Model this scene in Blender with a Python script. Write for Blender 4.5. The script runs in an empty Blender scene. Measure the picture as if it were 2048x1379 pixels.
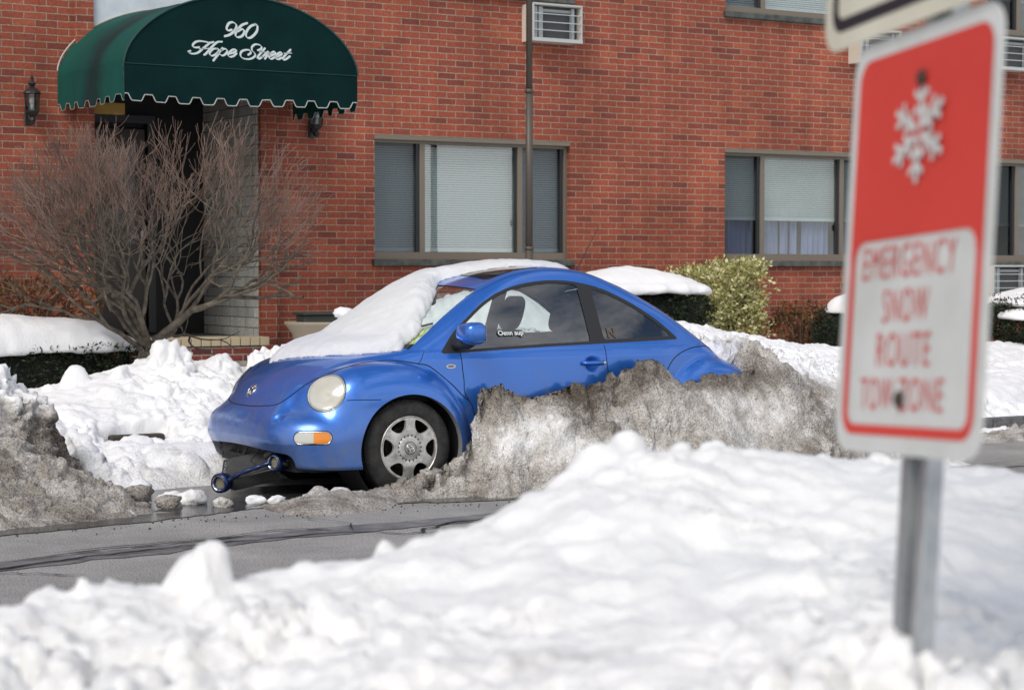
import bpy, math, random
import numpy as np
from mathutils import Vector
R=math.radians
rng=np.random.default_rng(7)
sc=bpy.context.scene
# ---------------------------------------------------------------- camera
TH=R(31); PIT=R(2.107)
cam=bpy.data.cameras.new('camera'); co=bpy.data.objects.new('camera',cam); sc.collection.objects.link(co); sc.camera=co
co.location=(0,0,1.47); co.rotation_euler=(R(90)-PIT,0,-TH)
cam.sensor_width=36; cam.lens=70; cam.clip_end=2000; cam.clip_start=.05
cam.dof.use_dof=True; cam.dof.focus_distance=13.3; cam.dof.aperture_fstop=4.4
# ---------------------------------------------------------------- world, sun, exposure
SUN_DIR=Vector((-.70,-.42,.78)).normalized()      # towards the sun
w=bpy.data.worlds.new('World'); sc.world=w; w.use_nodes=True
nt=w.node_tree; nt.nodes.clear()
def N(nt,t,**k):
    n=nt.nodes.new(t)
    for a,b in k.items(): setattr(n,a,b)
    return n
out=N(nt,'ShaderNodeOutputWorld'); bg=N(nt,'ShaderNodeBackground'); sky=N(nt,'ShaderNodeTexSky',sky_type='NISHITA')
sky.sun_disc=False; sky.sun_elevation=math.asin(SUN_DIR.z); sky.sun_rotation=math.atan2(SUN_DIR.x,SUN_DIR.y)
sky.air_density=1; sky.dust_density=1.5; sky.ozone_density=1
tc=N(nt,'ShaderNodeTexCoord'); mp=N(nt,'ShaderNodeMapping'); mp.inputs['Scale'].default_value=(1,1,2.6)
no=N(nt,'ShaderNodeTexNoise'); no.inputs['Scale'].default_value=2.6; no.inputs['Detail'].default_value=7; no.inputs['Roughness'].default_value=.6
cr=N(nt,'ShaderNodeValToRGB'); cr.color_ramp.elements[0].position=.40; cr.color_ramp.elements[1].position=.60
mx=N(nt,'ShaderNodeMix',data_type='RGBA'); mx.inputs['B'].default_value=(8.7,8.6,8.6,1)
nt.links.new(tc.outputs['Generated'],mp.inputs['Vector']); nt.links.new(mp.outputs[0],no.inputs['Vector'])
sx=N(nt,'ShaderNodeSeparateXYZ'); nt.links.new(tc.outputs['Generated'],sx.inputs[0])
m1=N(nt,'ShaderNodeMath',operation='MULTIPLY_ADD'); m1.inputs[1].default_value=-.10; nt.links.new(sx.outputs[1],m1.inputs[0]); nt.links.new(no.outputs['Fac'],m1.inputs[2])   # more cloud over the street side
m2=N(nt,'ShaderNodeMath',operation='MULTIPLY_ADD'); m2.inputs[1].default_value=-.09; nt.links.new(sx.outputs[2],m2.inputs[0]); nt.links.new(m1.outputs[0],m2.inputs[2]); nt.links.new(m2.outputs[0],cr.inputs[0])
nt.links.new(cr.outputs[0],mx.inputs['Factor'])
nt.links.new(sky.outputs[0],mx.inputs['A']); nt.links.new(mx.outputs['Result'],bg.inputs['Color'])
bg.inputs['Strength'].default_value=.10; nt.links.new(bg.outputs[0],out.inputs[0])
sl=bpy.data.lights.new('sun','SUN'); sl.energy=1.5; sl.angle=R(26); sl.color=(1,.955,.89)
so=bpy.data.objects.new('sun',sl); sc.collection.objects.link(so); so.rotation_euler=SUN_DIR.to_track_quat('Z','Y').to_euler()
sc.view_settings.view_transform='Standard'; sc.view_settings.look='None'; sc.view_settings.exposure=.33; sc.view_settings.gamma=1
# ---------------------------------------------------------------- helpers
def mat(name,col=(.5,.5,.5),rough=.6,metal=0,coat=0,spec=.5,**k):
    m=bpy.data.materials.new(name); m.use_nodes=True; b=m.node_tree.nodes['Principled BSDF']
    b.inputs['Base Color'].default_value=(*col,1); b.inputs['Roughness'].default_value=rough; b.inputs['Metallic'].default_value=metal
    b.inputs['Coat Weight'].default_value=coat; b.inputs['Specular IOR Level'].default_value=spec; b.inputs['Coat Roughness'].default_value=.04
    for a,v in k.items(): b.inputs[a.replace('_',' ')].default_value=v
    return m
def bs(m): return m.node_tree.nodes['Principled BSDF']
def noisecol(m,c1,c2,scale=5,detail=6,lo=.35,hi=.65,bump=0,bscale=None,bdist=.01,coord='Object',rough=.6):
    nt=m.node_tree; t=N(nt,'ShaderNodeTexCoord'); n=N(nt,'ShaderNodeTexNoise'); n.inputs['Scale'].default_value=scale; n.inputs['Detail'].default_value=detail; n.inputs['Roughness'].default_value=rough
    r=N(nt,'ShaderNodeValToRGB'); r.color_ramp.elements[0].position=lo; r.color_ramp.elements[1].position=hi
    r.color_ramp.elements[0].color=(*c1,1); r.color_ramp.elements[1].color=(*c2,1)
    nt.links.new(t.outputs[coord],n.inputs['Vector']); nt.links.new(n.outputs['Fac'],r.inputs[0]); nt.links.new(r.outputs[0],bs(m).inputs['Base Color'])
    if bump:
        n2=N(nt,'ShaderNodeTexNoise'); n2.inputs['Scale'].default_value=bscale or scale*6; n2.inputs['Detail'].default_value=5
        b=N(nt,'ShaderNodeBump'); b.inputs['Strength'].default_value=bump; b.inputs['Distance'].default_value=bdist
        nt.links.new(t.outputs[coord],n2.inputs['Vector']); nt.links.new(n2.outputs['Fac'],b.inputs['Height']); nt.links.new(b.outputs[0],bs(m).inputs['Normal'])
    return r
def tag(o,label=None,cat=None,group=None,kind=None):
    if label: o['label']=label
    if cat: o['category']=cat
    if group: o['group']=group
    if kind: o['kind']=kind
    return o
def empty(name,loc,rz=0,parent=None):
    o=bpy.data.objects.new(name,None); sc.collection.objects.link(o); o.location=loc; o.rotation_euler=(0,0,rz); o.empty_display_size=.2
    if parent: o.parent=parent
    return o
def mobj(name,V,Fc,m,parent=None,smooth=True,normals=None,loc=None,fm=None):
    me=bpy.data.meshes.new(name)
    V=np.asarray(V,float)
    if loc is not None: V=V-np.array(loc)
    me.from_pydata(V.tolist(),[],[tuple(int(i) for i in f) for f in Fc] if not isinstance(Fc,np.ndarray) else Fc.tolist())
    ms=m if isinstance(m,(list,tuple)) else [m]
    for q in ms: me.materials.append(q)
    if fm is not None: me.polygons.foreach_set('material_index',np.asarray(fm,dtype=np.int32))
    me.polygons.foreach_set('use_smooth',[smooth]*len(me.polygons)); me.update()
    if normals is not None: me.normals_split_custom_set_from_vertices(normals.tolist())
    o=bpy.data.objects.new(name,me); sc.collection.objects.link(o)
    if loc is not None: o.location=loc
    if parent: o.parent=parent
    return o
class MB:
    def __init__(s): s.v=[]; s.f=[]; s.n=0
    def add(s,V,Fc):
        V=np.asarray(V,float); s.v.append(V); s.f+= [tuple(int(i)+s.n for i in f) for f in Fc]; s.n+=len(V); return s
    def box(s,x0,x1,y0,y1,z0,z1,bev=0):
        b=min(bev,abs(x1-x0)/2.2,abs(y1-y0)/2.2,abs(z1-z0)/2.2)
        if b<=0:
            V=[(x,y,z) for x in (x0,x1) for y in (y0,y1) for z in (z0,z1)]
            return s.add(V,[(0,1,3,2),(4,6,7,5),(0,4,5,1),(2,3,7,6),(0,2,6,4),(1,5,7,3)])
        V=[];idx={}
        for i,(x,sx) in enumerate(((x0,1),(x1,-1))):
            for j,(y,sy) in enumerate(((y0,1),(y1,-1))):
                for k,(z,sz) in enumerate(((z0,1),(z1,-1))):
                    for a,p in enumerate(((x,y+sy*b,z+sz*b),(x+sx*b,y,z+sz*b),(x+sx*b,y+sy*b,z))):
                        idx[i,j,k,a]=len(V); V.append(p)
        I=lambda i,j,k,a: idx[i,j,k,a]
        F_=[]
        for i in (0,1): F_.append((I(i,0,0,0),I(i,0,1,0),I(i,1,1,0),I(i,1,0,0)))
        for j in (0,1): F_.append((I(0,j,0,1),I(1,j,0,1),I(1,j,1,1),I(0,j,1,1)))
        for k in (0,1): F_.append((I(0,0,k,2),I(0,1,k,2),I(1,1,k,2),I(1,0,k,2)))
        for i in (0,1):
            for j in (0,1): F_.append((I(i,j,0,0),I(i,j,1,0),I(i,j,1,1),I(i,j,0,1)))
            for k in (0,1): F_.append((I(i,0,k,0),I(i,1,k,0),I(i,1,k,2),I(i,0,k,2)))
        for j in (0,1):
            for k in (0,1): F_.append((I(0,j,k,1),I(1,j,k,1),I(1,j,k,2),I(0,j,k,2)))
        for i in (0,1):
            for j in (0,1):
                for k in (0,1): F_.append((I(i,j,k,0),I(i,j,k,1),I(i,j,k,2)))
        return s.add(V,F_)
    def tube(s,P,r,n=8,caps=True):
        P=np.asarray(P,float); m=len(P); r=np.broadcast_to(np.asarray(r,float),(m,)) 
        T=np.gradient(P,axis=0); T/=np.linalg.norm(T,axis=1)[:,None]+1e-12
        ref=np.array([0,0,1.]) if abs(T[0][2])<.9 else np.array([1.,0,0])
        V=[]; u=np.cross(T[0],ref); u/=np.linalg.norm(u)
        a=np.arange(n)*2*math.pi/n
        for i in range(m):
            u=u-T[i]*(u@T[i]); u/=np.linalg.norm(u)+1e-12; v=np.cross(T[i],u)
            V.append(P[i]+r[i]*(np.cos(a)[:,None]*u+np.sin(a)[:,None]*v))
        Fc=[(i*n+j,i*n+(j+1)%n,(i+1)*n+(j+1)%n,(i+1)*n+j) for i in range(m-1) for j in range(n)]
        if caps: Fc+=[tuple(range(n-1,-1,-1)),tuple((m-1)*n+j for j in range(n))]
        return s.add(np.vstack(V),Fc)
    def lathe(s,prof,c=(0,0,0),axis='z',n=32,a0=0,a1=2*math.pi):
        full=abs(a1-a0-2*math.pi)<1e-6; k=n if full else n+1
        A=a0+(a1-a0)*np.arange(k)/n; V=[]
        for (r,h) in prof:
            for a in A:
                x,y=r*math.cos(a),r*math.sin(a)
                V.append({'z':(x,y,h),'y':(x,h,y),'x':(h,x,y)}[axis])
        V=np.array(V)+np.array(c); m=len(prof)
        Fc=[(i*k+j,i*k+(j+1)%k,(i+1)*k+(j+1)%k,(i+1)*k+j) for i in range(m-1) for j in range(k if full else k-1)]
        return s.add(V,Fc)
    def build(s,name,m,parent=None,smooth=False,**k): 
        return mobj(name,np.vstack(s.v),s.f,m,parent,smooth,**k)
def shift(o,d):
    o.data.transform(__import__('mathutils').Matrix.Translation(d)); return o
# --- noise
class Lat:
    def __init__(s,seed,n=32): s.g=np.random.default_rng(seed).random((n,n,n)); s.n=n
    def __call__(s,P):
        i=np.floor(P).astype(int); f=P-i; f=f*f*(3-2*f); n=s.n; o=0
        for dx in (0,1):
            for dy in (0,1):
                for dz in (0,1):
                    w_=(f[:,0] if dx else 1-f[:,0])*(f[:,1] if dy else 1-f[:,1])*(f[:,2] if dz else 1-f[:,2])
                    o=o+w_*s.g[(i[:,0]+dx)%n,(i[:,1]+dy)%n,(i[:,2]+dz)%n]
        return o*2-1
L3=[Lat(i) for i in range(6)]
def fbm(P,scale,oct=4,gain=.5,seed=0):
    o=0;a=1;t=0
    for k in range(oct):
        o=o+a*L3[(k+seed)%6](P*scale*2**k+17.3*k+seed*3.1); t+=a; a*=gain
    return o/t
def worley(P,scale,seed=3):
    Q=P*scale; i=np.floor(Q).astype(int); best=np.full(len(Q),9.); g=np.random.default_rng(seed).random((24,24,24,3))
    for dx in (-1,0,1):
        for dy in (-1,0,1):
            for dz in (-1,0,1):
                c=i+np.array([dx,dy,dz]); p=c+g[c[:,0]%24,c[:,1]%24,c[:,2]%24]
                best=np.minimum(best,((Q-p)**2).sum(1))
    return np.sqrt(best)
def cells(P,scale,seed=3):
    # cracked-chunk noise: random height per cell, falling into the gaps between cells
    Q=P*scale; i=np.floor(Q).astype(int); b1=np.full(len(Q),9.); b2=b1.copy(); v=np.zeros(len(Q)); g=np.random.default_rng(seed).random((24,24,24,4))
    for dx in (-1,0,1):
        for dy in (-1,0,1):
            for dz in (-1,0,1):
                c=i+np.array([dx,dy,dz]); q=g[c[:,0]%24,c[:,1]%24,c[:,2]%24]; d=np.sqrt(((Q-c-q[:,:3])**2).sum(1)); n=d<b1
                b2=np.where(n,b1,np.minimum(b2,d)); v=np.where(n,q[:,3],v); b1=np.where(n,d,b1)
    e=np.clip((b2-b1)/.22,0,1); return (.35+.65*v)*e-.5
def tps(P,smooth=.002):
    P=np.array(P,float); n=len(P); X=P[:,:2]
    r2=((X[:,None]-X[None])**2).sum(-1)+1e-12; K=.5*r2*np.log(r2)+np.eye(n)*smooth
    A=np.zeros((n+3,n+3)); A[:n,:n]=K; A[:n,n]=1; A[:n,n+1:]=X; A[n,:n]=1; A[n+1:,:n]=X.T
    c=np.linalg.solve(A,np.r_[P[:,2],0,0,0])
    def f(x,y):
        sh=x.shape; Q=np.c_[x.ravel(),y.ravel()]; o=np.zeros(len(Q))
        for k in range(0,len(Q),40000):
            q=Q[k:k+40000]; r=((q[:,None]-X[None])**2).sum(-1)+1e-12
            o[k:k+40000]=(.5*r*np.log(r))@c[:n]+c[n]+q@c[n+1:]
        return o.reshape(sh)
    return f
def gridfaces(nx,ny,keep=None):
    i,j=np.meshgrid(np.arange(nx-1),np.arange(ny-1),indexing='ij'); a=(i*ny+j).ravel()
    F_=np.c_[a,a+ny,a+ny+1,a+1]
    return F_ if keep is None else F_[keep.ravel()[F_].any(1)]
def gnormals(G):
    du=np.gradient(G,axis=0); dv=np.gradient(G,axis=1); n=np.cross(du,dv); n/=np.linalg.norm(n,axis=2)[...,None]+1e-12; return n
def compact(V,Fc):
    u,inv=np.unique(Fc,return_inverse=True); return V[u],inv.reshape(Fc.shape),u

def catm(P,n=16,closed=False):
    P=np.array(P,float); m=len(P)
    if closed: Q=np.vstack([P[-1],P,P[0],P[1]]); k=m
    else: Q=np.vstack([2*P[0]-P[1],P,2*P[-1]-P[-2]]); k=m-1
    out=[]
    for i in range(k):
        p0,p1,p2,p3=Q[i:i+4]
        t=np.linspace(0,1,n,endpoint=False)[:,None]
        out.append(.5*((2*p1)+(-p0+p2)*t+(2*p0-5*p1+4*p2-p3)*t*t+(-p0+3*p1-3*p2+p3)*t**3))
    if not closed: out.append(P[-1:])
    return np.vstack(out)
def curve(P):
    D=catm(P,12)
    xs=np.linspace(D[0,0],D[-1,0],900); ys=np.interp(xs,D[:,0],D[:,1])
    k=np.ones(7)/7; yy=np.convolve(np.pad(ys,3,mode='edge'),k,'valid'); yy[:4]=ys[:4]; yy[-4:]=ys[-4:]
    return xs,yy,np.gradient(yy,xs)
def smax(a,b,r):
    h=np.maximum(r-np.abs(a-b),0)/r; return np.maximum(a,b)+h*h*r*.25
def smin(a,b,r): return -smax(-a,-b,r)
ZC=curve([(-1.0,.30),(-.92,.38),(-.88,.46),(-.83,.57),(-.77,.66),(-.69,.745),(-.58,.82),(-.45,.887),(-.3,.93),(-.15,.962),(-.09,.985),(0.05,1.062),(.25,1.18),(.45,1.29),(.60,1.365),(.75,1.425),(.95,1.478),(1.15,1.503),(1.35,1.505),(1.6,1.48),(1.85,1.41),(2.1,1.305),(2.35,1.175),(2.6,1.015),(2.8,.87),(3.0,.70),(3.12,.58),(3.2,.42),(3.25,.2)])
WP=curve([(-1,.40),(-.6,.52),(-.3,.62),(0,.70),(.25,.76),(.5,.80),(1.2,.815),(1.9,.80),(2.3,.76),(2.7,.68),(3.0,.58),(3.25,.45)])
ZF=curve([(-1.0,.30),(-.90,.42),(-.82,.54),(-.72,.65),(-.6,.745),(-.4,.84),(-.2,.88),(0,.88),(.15,.85),(.28,.79),(.39,.69),(.46,.58),(.50,.45),(.52,.3),(.56,.0)])
ZR=curve([(1.92,.0),(1.96,.3),(1.99,.45),(2.04,.6),(2.13,.72),(2.25,.81),(2.4,.865),(2.55,.865),(2.72,.82),(2.9,.73),(3.05,.61),(3.15,.48),(3.2,.3),(3.22,0)])
def ev(c,x): return np.interp(x,c[0],c[1])
def sl(c,x): return np.clip(np.interp(x,c[0],c[2]),-6,6)
def kk(x): return np.interp(x,[-.5,-.1,.8,1.8,2.4],[.35,.5,.5,-.30,-.35])
def CF(x,a,z):
    a=np.abs(a)
    xs=x-kk(x)*a*a
    ft=(z-ev(ZC,xs)+.035*a*a)/np.sqrt(1+sl(ZC,xs)**2)
    g=np.maximum(z-.93,0)
    W=ev(WP,x)-.46*g-.10*g*g-.02*np.clip((z-.88)/.07,0,1)-.12*np.maximum(.62-z,0)**2*2-.05*np.clip(z-.62,0,.3)
    fs=(a-W)/1.08
    b=smax(ft,fs,.06)
    ff=smax((z-ev(ZF,x))/np.sqrt(1+sl(ZF,x)**2),a-.862+1.9*np.maximum(-.32-x,0)**2+.10*np.maximum(.5-z,0)**1.5,.26)
    ff=smax(ff,-(x+.885),.30)
    fr=smax((z-ev(ZR,x))/np.sqrt(1+sl(ZR,x)**2),a-.858,.26)
    fr=smax(fr,x-3.2,.3)
    bm=smax(smax(a-.862+.50*np.maximum(-.35-x,0)**2,-(x+.895-.03*a*a)+.55*np.maximum(.36-z,0),.36),z-.565,.20)
    bm=smax(bm,x+.1,.1)
    rb=smax(smax(a-.85,x-3.22,.36),z-.56,.2); rb=smax(rb,2.6-x,.1)
    o=smin(smin(b,ff,.02),fr,.02)
    o=smin(o,bm,.07); o=smin(o,rb,.07)
    o=smax(o,-(x+.90-.03*a*a)+.55*np.maximum(.38-z,0),.06)
    o=smax(o,.19-z,.03)
    return o

def grad(F_,V,e=.002):
    g=np.stack([F_(V[:,0]+e,V[:,1],V[:,2])-F_(V[:,0]-e,V[:,1],V[:,2]),F_(V[:,0],V[:,1]+e,V[:,2])-F_(V[:,0],V[:,1]-e,V[:,2]),F_(V[:,0],V[:,1],V[:,2]+e)-F_(V[:,0],V[:,1],V[:,2]-e)],1)/(2*e)
    return g
def newton(F_,V,n=3):
    for _ in range(n):
        g=grad(F_,V); v=F_(V[:,0],V[:,1],V[:,2]); V=V-g*(np.clip(v,-.02,.02)/((g**2).sum(1)+1e-6))[:,None]
    return V
def nets(F_,lo,hi,h,nw=4):
    ax=[np.arange(l,u+h,h) for l,u in zip(lo,hi)]; Gx,Gy,Gz=np.meshgrid(*ax,indexing='ij'); v=F_(Gx,Gy,Gz); s=v<0
    nx,ny,nz=s.shape; c=sum(s[i:nx-1+i,j:ny-1+j,k:nz-1+k].astype(np.int8) for i in (0,1) for j in (0,1) for k in (0,1)); act=(c>0)&(c<8)
    acc=np.zeros((nx-1,ny-1,nz-1,3)); cnt=np.zeros((nx-1,ny-1,nz-1))
    for d in range(3):
        for p in (0,1):
            for q in (0,1):
                sh=[0,0,0]; o=[k for k in range(3) if k!=d]; sh[o[0]]=p; sh[o[1]]=q
                A=v[sh[0]:nx-1+sh[0],sh[1]:ny-1+sh[1],sh[2]:nz-1+sh[2]]; s2=sh[:]; s2[d]+=1
                Bv=v[s2[0]:nx-1+s2[0] if s2[0]<2 else None,s2[1]:ny-1+s2[1],s2[2]:nz-1+s2[2]]
                cr=(A<0)!=(Bv<0); t=np.where(cr,A/(A-Bv+1e-12),0)
                for k in range(3): acc[...,k]+=np.where(cr,t if k==d else sh[k],0)
                cnt+=cr
    idx=-np.ones(act.shape,int); n=act.sum(); idx[act]=np.arange(n); I=np.argwhere(act)
    V=(I+acc[act]/np.maximum(cnt[act],1)[:,None])*h+np.array(lo); T=[]
    for d in range(3):
        o=[k for k in range(3) if k!=d]; sl_a=[slice(None)]*3; sl_b=[slice(None)]*3; sl_a[d]=slice(0,-1); sl_b[d]=slice(1,None)
        ch=s[tuple(sl_a)]!=s[tuple(sl_b)]; E_=np.argwhere(ch)
        E_=E_[(E_[:,o[0]]>0)&(E_[:,o[1]]>0)&(E_[:,o[0]]<s.shape[o[0]]-1)&(E_[:,o[1]]<s.shape[o[1]]-1)]
        def ID(a,b):
            J=E_.copy(); J[:,o[0]]-=a; J[:,o[1]]-=b; return idx[J[:,0],J[:,1],J[:,2]]
        q=np.stack([ID(0,0),ID(1,0),ID(1,1),ID(0,1)],1)
        T.append(q[:,[0,1,2]]); T.append(q[:,[0,2,3]])
    T=np.vstack(T); V=newton(F_,V,nw); g=grad(F_,V); fn=np.cross(V[T[:,1]]-V[T[:,0]],V[T[:,2]]-V[T[:,0]])
    fl=(fn*g[T[:,0]]).sum(1)<0; T[fl]=T[fl][:,::-1]; return V,T
# ---------------------------------------------------------------- materials
def brickmat(name,c1,c2,mo,bw=.2155,rh=.0673,ms=.0052,bumpd=.004):
    m=mat(name,rough=.85); nt=m.node_tree; t=N(nt,'ShaderNodeTexCoord'); s=N(nt,'ShaderNodeSeparateXYZ'); a=N(nt,'ShaderNodeMath',operation='ADD'); c=N(nt,'ShaderNodeCombineXYZ')
    nt.links.new(t.outputs['Object'],s.inputs[0]); nt.links.new(s.outputs[0],a.inputs[0]); nt.links.new(s.outputs[1],a.inputs[1])
    nt.links.new(a.outputs[0],c.inputs[0]); nt.links.new(s.outputs[2],c.inputs[1])
    # slight waviness of the courses
    wv=N(nt,'ShaderNodeTexNoise'); wv.inputs['Scale'].default_value=9; wv.inputs['Detail'].default_value=3
    vm=N(nt,'ShaderNodeVectorMath',operation='MULTIPLY_ADD'); vm.inputs[1].default_value=(.014,.012,0); 
    nt.links.new(c.outputs[0],wv.inputs['Vector']); nt.links.new(wv.outputs['Color'],vm.inputs[0]); nt.links.new(c.outputs[0],vm.inputs[2])
    b=N(nt,'ShaderNodeTexBrick'); b.inputs['Scale'].default_value=1; b.inputs['Brick Width'].default_value=bw; b.inputs['Row Height'].default_value=rh
    b.inputs['Mortar Size'].default_value=ms; b.inputs['Mortar Smooth'].default_value=.25; b.inputs['Bias'].default_value=-.15
    b.inputs['Color1'].default_value=(0,0,0,1); b.inputs['Color2'].default_value=(1,1,1,1); b.inputs['Mortar'].default_value=(.5,.5,.5,1); b.inputs['Bias'].default_value=0
    rc=N(nt,'ShaderNodeValToRGB'); e_=rc.color_ramp.elements; A_=np.array(c1); B_=np.array(c2); e_[0].color=(*(B_*.9),1); e_[1].color=(*(A_*1.10+np.array([0,.012,.004])),1)
    for p_,c_ in ((.12,(A_*.3+B_*.7)),(.3,(A_*.7+B_*.3)),(.6,A_*.92),(.85,A_*1.02)): q_=e_.new(p_); q_.color=(*c_,1)
    mm=N(nt,'ShaderNodeMix',data_type='RGBA'); mm.inputs['B'].default_value=(*mo,1); nt.links.new(b.outputs['Color'],rc.inputs[0]); nt.links.new(rc.outputs[0],mm.inputs['A']); nt.links.new(b.outputs['Fac'],mm.inputs['Factor'])
    nt.links.new(vm.outputs[0],b.inputs['Vector'])
    # per-face blotches and weathering over many bricks
    n1=N(nt,'ShaderNodeTexNoise'); n1.inputs['Scale'].default_value=38; n1.inputs['Detail'].default_value=5; n1.inputs['Roughness'].default_value=.65
    n2=N(nt,'ShaderNodeTexNoise'); n2.inputs['Scale'].default_value=.9; n2.inputs['Detail'].default_value=5
    nt.links.new(c.outputs[0],n1.inputs['Vector']); nt.links.new(c.outputs[0],n2.inputs['Vector'])
    r1=N(nt,'ShaderNodeMapRange'); r1.inputs[1].default_value=.3; r1.inputs[2].default_value=.7; r1.inputs[3].default_value=.68; r1.inputs[4].default_value=1.22
    r2=N(nt,'ShaderNodeMapRange'); r2.inputs[1].default_value=.3; r2.inputs[2].default_value=.7; r2.inputs[3].default_value=.74; r2.inputs[4].default_value=1.16
    nt.links.new(n1.outputs['Fac'],r1.inputs[0]); nt.links.new(n2.outputs['Fac'],r2.inputs[0])
    st=N(nt,'ShaderNodeMapping'); st.inputs['Scale'].default_value=(5,.55,1); n3=N(nt,'ShaderNodeTexNoise'); n3.inputs['Scale'].default_value=1; n3.inputs['Detail'].default_value=6; nt.links.new(c.outputs[0],st.inputs[0]); nt.links.new(st.outputs[0],n3.inputs['Vector'])
    r3=N(nt,'ShaderNodeMapRange'); r3.inputs[1].default_value=.32; r3.inputs[2].default_value=.62; r3.inputs[3].default_value=.80; r3.inputs[4].default_value=1.06; nt.links.new(n3.outputs['Fac'],r3.inputs[0])
    m0=N(nt,'ShaderNodeMath',operation='MULTIPLY'); nt.links.new(r2.outputs[0],m0.inputs[0]); nt.links.new(r3.outputs[0],m0.inputs[1])
    mu=N(nt,'ShaderNodeMath',operation='MULTIPLY'); nt.links.new(r1.outputs[0],mu.inputs[0]); nt.links.new(m0.outputs[0],mu.inputs[1])
    hs=N(nt,'ShaderNodeHueSaturation'); nt.links.new(mm.outputs['Result'],hs.inputs['Color']); nt.links.new(mu.outputs[0],hs.inputs['Value'])
    nt.links.new(hs.outputs[0],bs(m).inputs['Base Color'])
    inv=N(nt,'ShaderNodeMath',operation='MULTIPLY_ADD'); inv.inputs[1].default_value=-1.5
    nt.links.new(b.outputs['Fac'],inv.inputs[0]); nt.links.new(n1.outputs['Fac'],inv.inputs[2])
    bp=N(nt,'ShaderNodeBump'); bp.inputs['Strength'].default_value=.6; bp.inputs['Distance'].default_value=bumpd
    nt.links.new(inv.outputs[0],bp.inputs['Height']); nt.links.new(bp.outputs[0],bs(m).inputs['Normal'])
    return m
MBRICK=brickmat('red_brick',(.36,.083,.043),(.225,.055,.036),(.375,.285,.21))
MSTEP=brickmat('step_brick',(.28,.055,.038),(.13,.03,.028),(.34,.30,.25),ms=.008)
MBLOCK=brickmat('white_block',(.66,.66,.61),(.54,.54,.50),(.09,.09,.085),bw=.40,rh=.1015,ms=.0045)
MFRAME=mat('bronze_window_frame',(.20,.172,.135),.45,.2)
MDARKFR=mat('screen_edge',(.02,.022,.028),.5)
MSILL=mat('slate_sill',(.07,.078,.07),.7); noisecol(MSILL,(.045,.052,.046),(.115,.125,.11),9,6,bump=.3)
MWHITE=mat('white_stucco',(.62,.67,.72),.8); noisecol(MWHITE,(.52,.57,.62),(.66,.71,.76),3,6)
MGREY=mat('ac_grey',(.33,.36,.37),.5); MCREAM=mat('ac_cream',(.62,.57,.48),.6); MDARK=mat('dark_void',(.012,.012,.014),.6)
MBLIND=mat('blind_slat',(.78,.81,.81),.45)
MBLINDD=mat('blind_slat_screened',(.13,.165,.185),.5)
MCURT=mat('lavender_curtain',(.33,.37,.60),.9)
MGALV=mat('galvanised_steel',(.42,.44,.45),.38,.75); noisecol(MGALV,(.33,.35,.37),(.50,.52,.52),14,5)
MPIPE=mat('bronze_pole',(.10,.085,.068),.5,.2)
MBLACK=mat('black_iron',(.018,.019,.020),.45)
MCONC=mat('concrete',(.36,.34,.29),.85); noisecol(MCONC,(.28,.265,.23),(.42,.40,.35),7,6,bump=.2)
def glassmat(name,tint=(.75,.82,.82),ior=1.5,rough=0,k=1.0):
    m=bpy.data.materials.new(name); m.use_nodes=True; nt=m.node_tree; nt.nodes.clear()
    o=N(nt,'ShaderNodeOutputMaterial'); t=N(nt,'ShaderNodeBsdfTransparent'); g=N(nt,'ShaderNodeBsdfGlossy'); lw=N(nt,'ShaderNodeLayerWeight'); lw.inputs[0].default_value=.5; pw=N(nt,'ShaderNodeMath',operation='POWER'); pw.inputs[1].default_value=5; f=N(nt,'ShaderNodeMath',operation='MULTIPLY_ADD'); r0=((ior-1)/(ior+1))**2; f.inputs[1].default_value=1-r0; f.inputs[2].default_value=r0; nt.links.new(lw.outputs['Facing'],pw.inputs[0]); nt.links.new(pw.outputs[0],f.inputs[0]); x=N(nt,'ShaderNodeMixShader')
    t.inputs[0].default_value=(*tint,1); g.inputs['Roughness'].default_value=rough; g.inputs['Color'].default_value=(k,k,k,1)
    nt.links.new(f.outputs[0],x.inputs[0]); nt.links.new(t.outputs[0],x.inputs[1]); nt.links.new(g.outputs[0],x.inputs[2]); nt.links.new(x.outputs[0],o.inputs[0]); return m
MPANE=glassmat('window_pane',(.88,.92,.92),2.0)
MSCREEN=glassmat('screened_pane',(.66,.70,.72),1.42)
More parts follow.
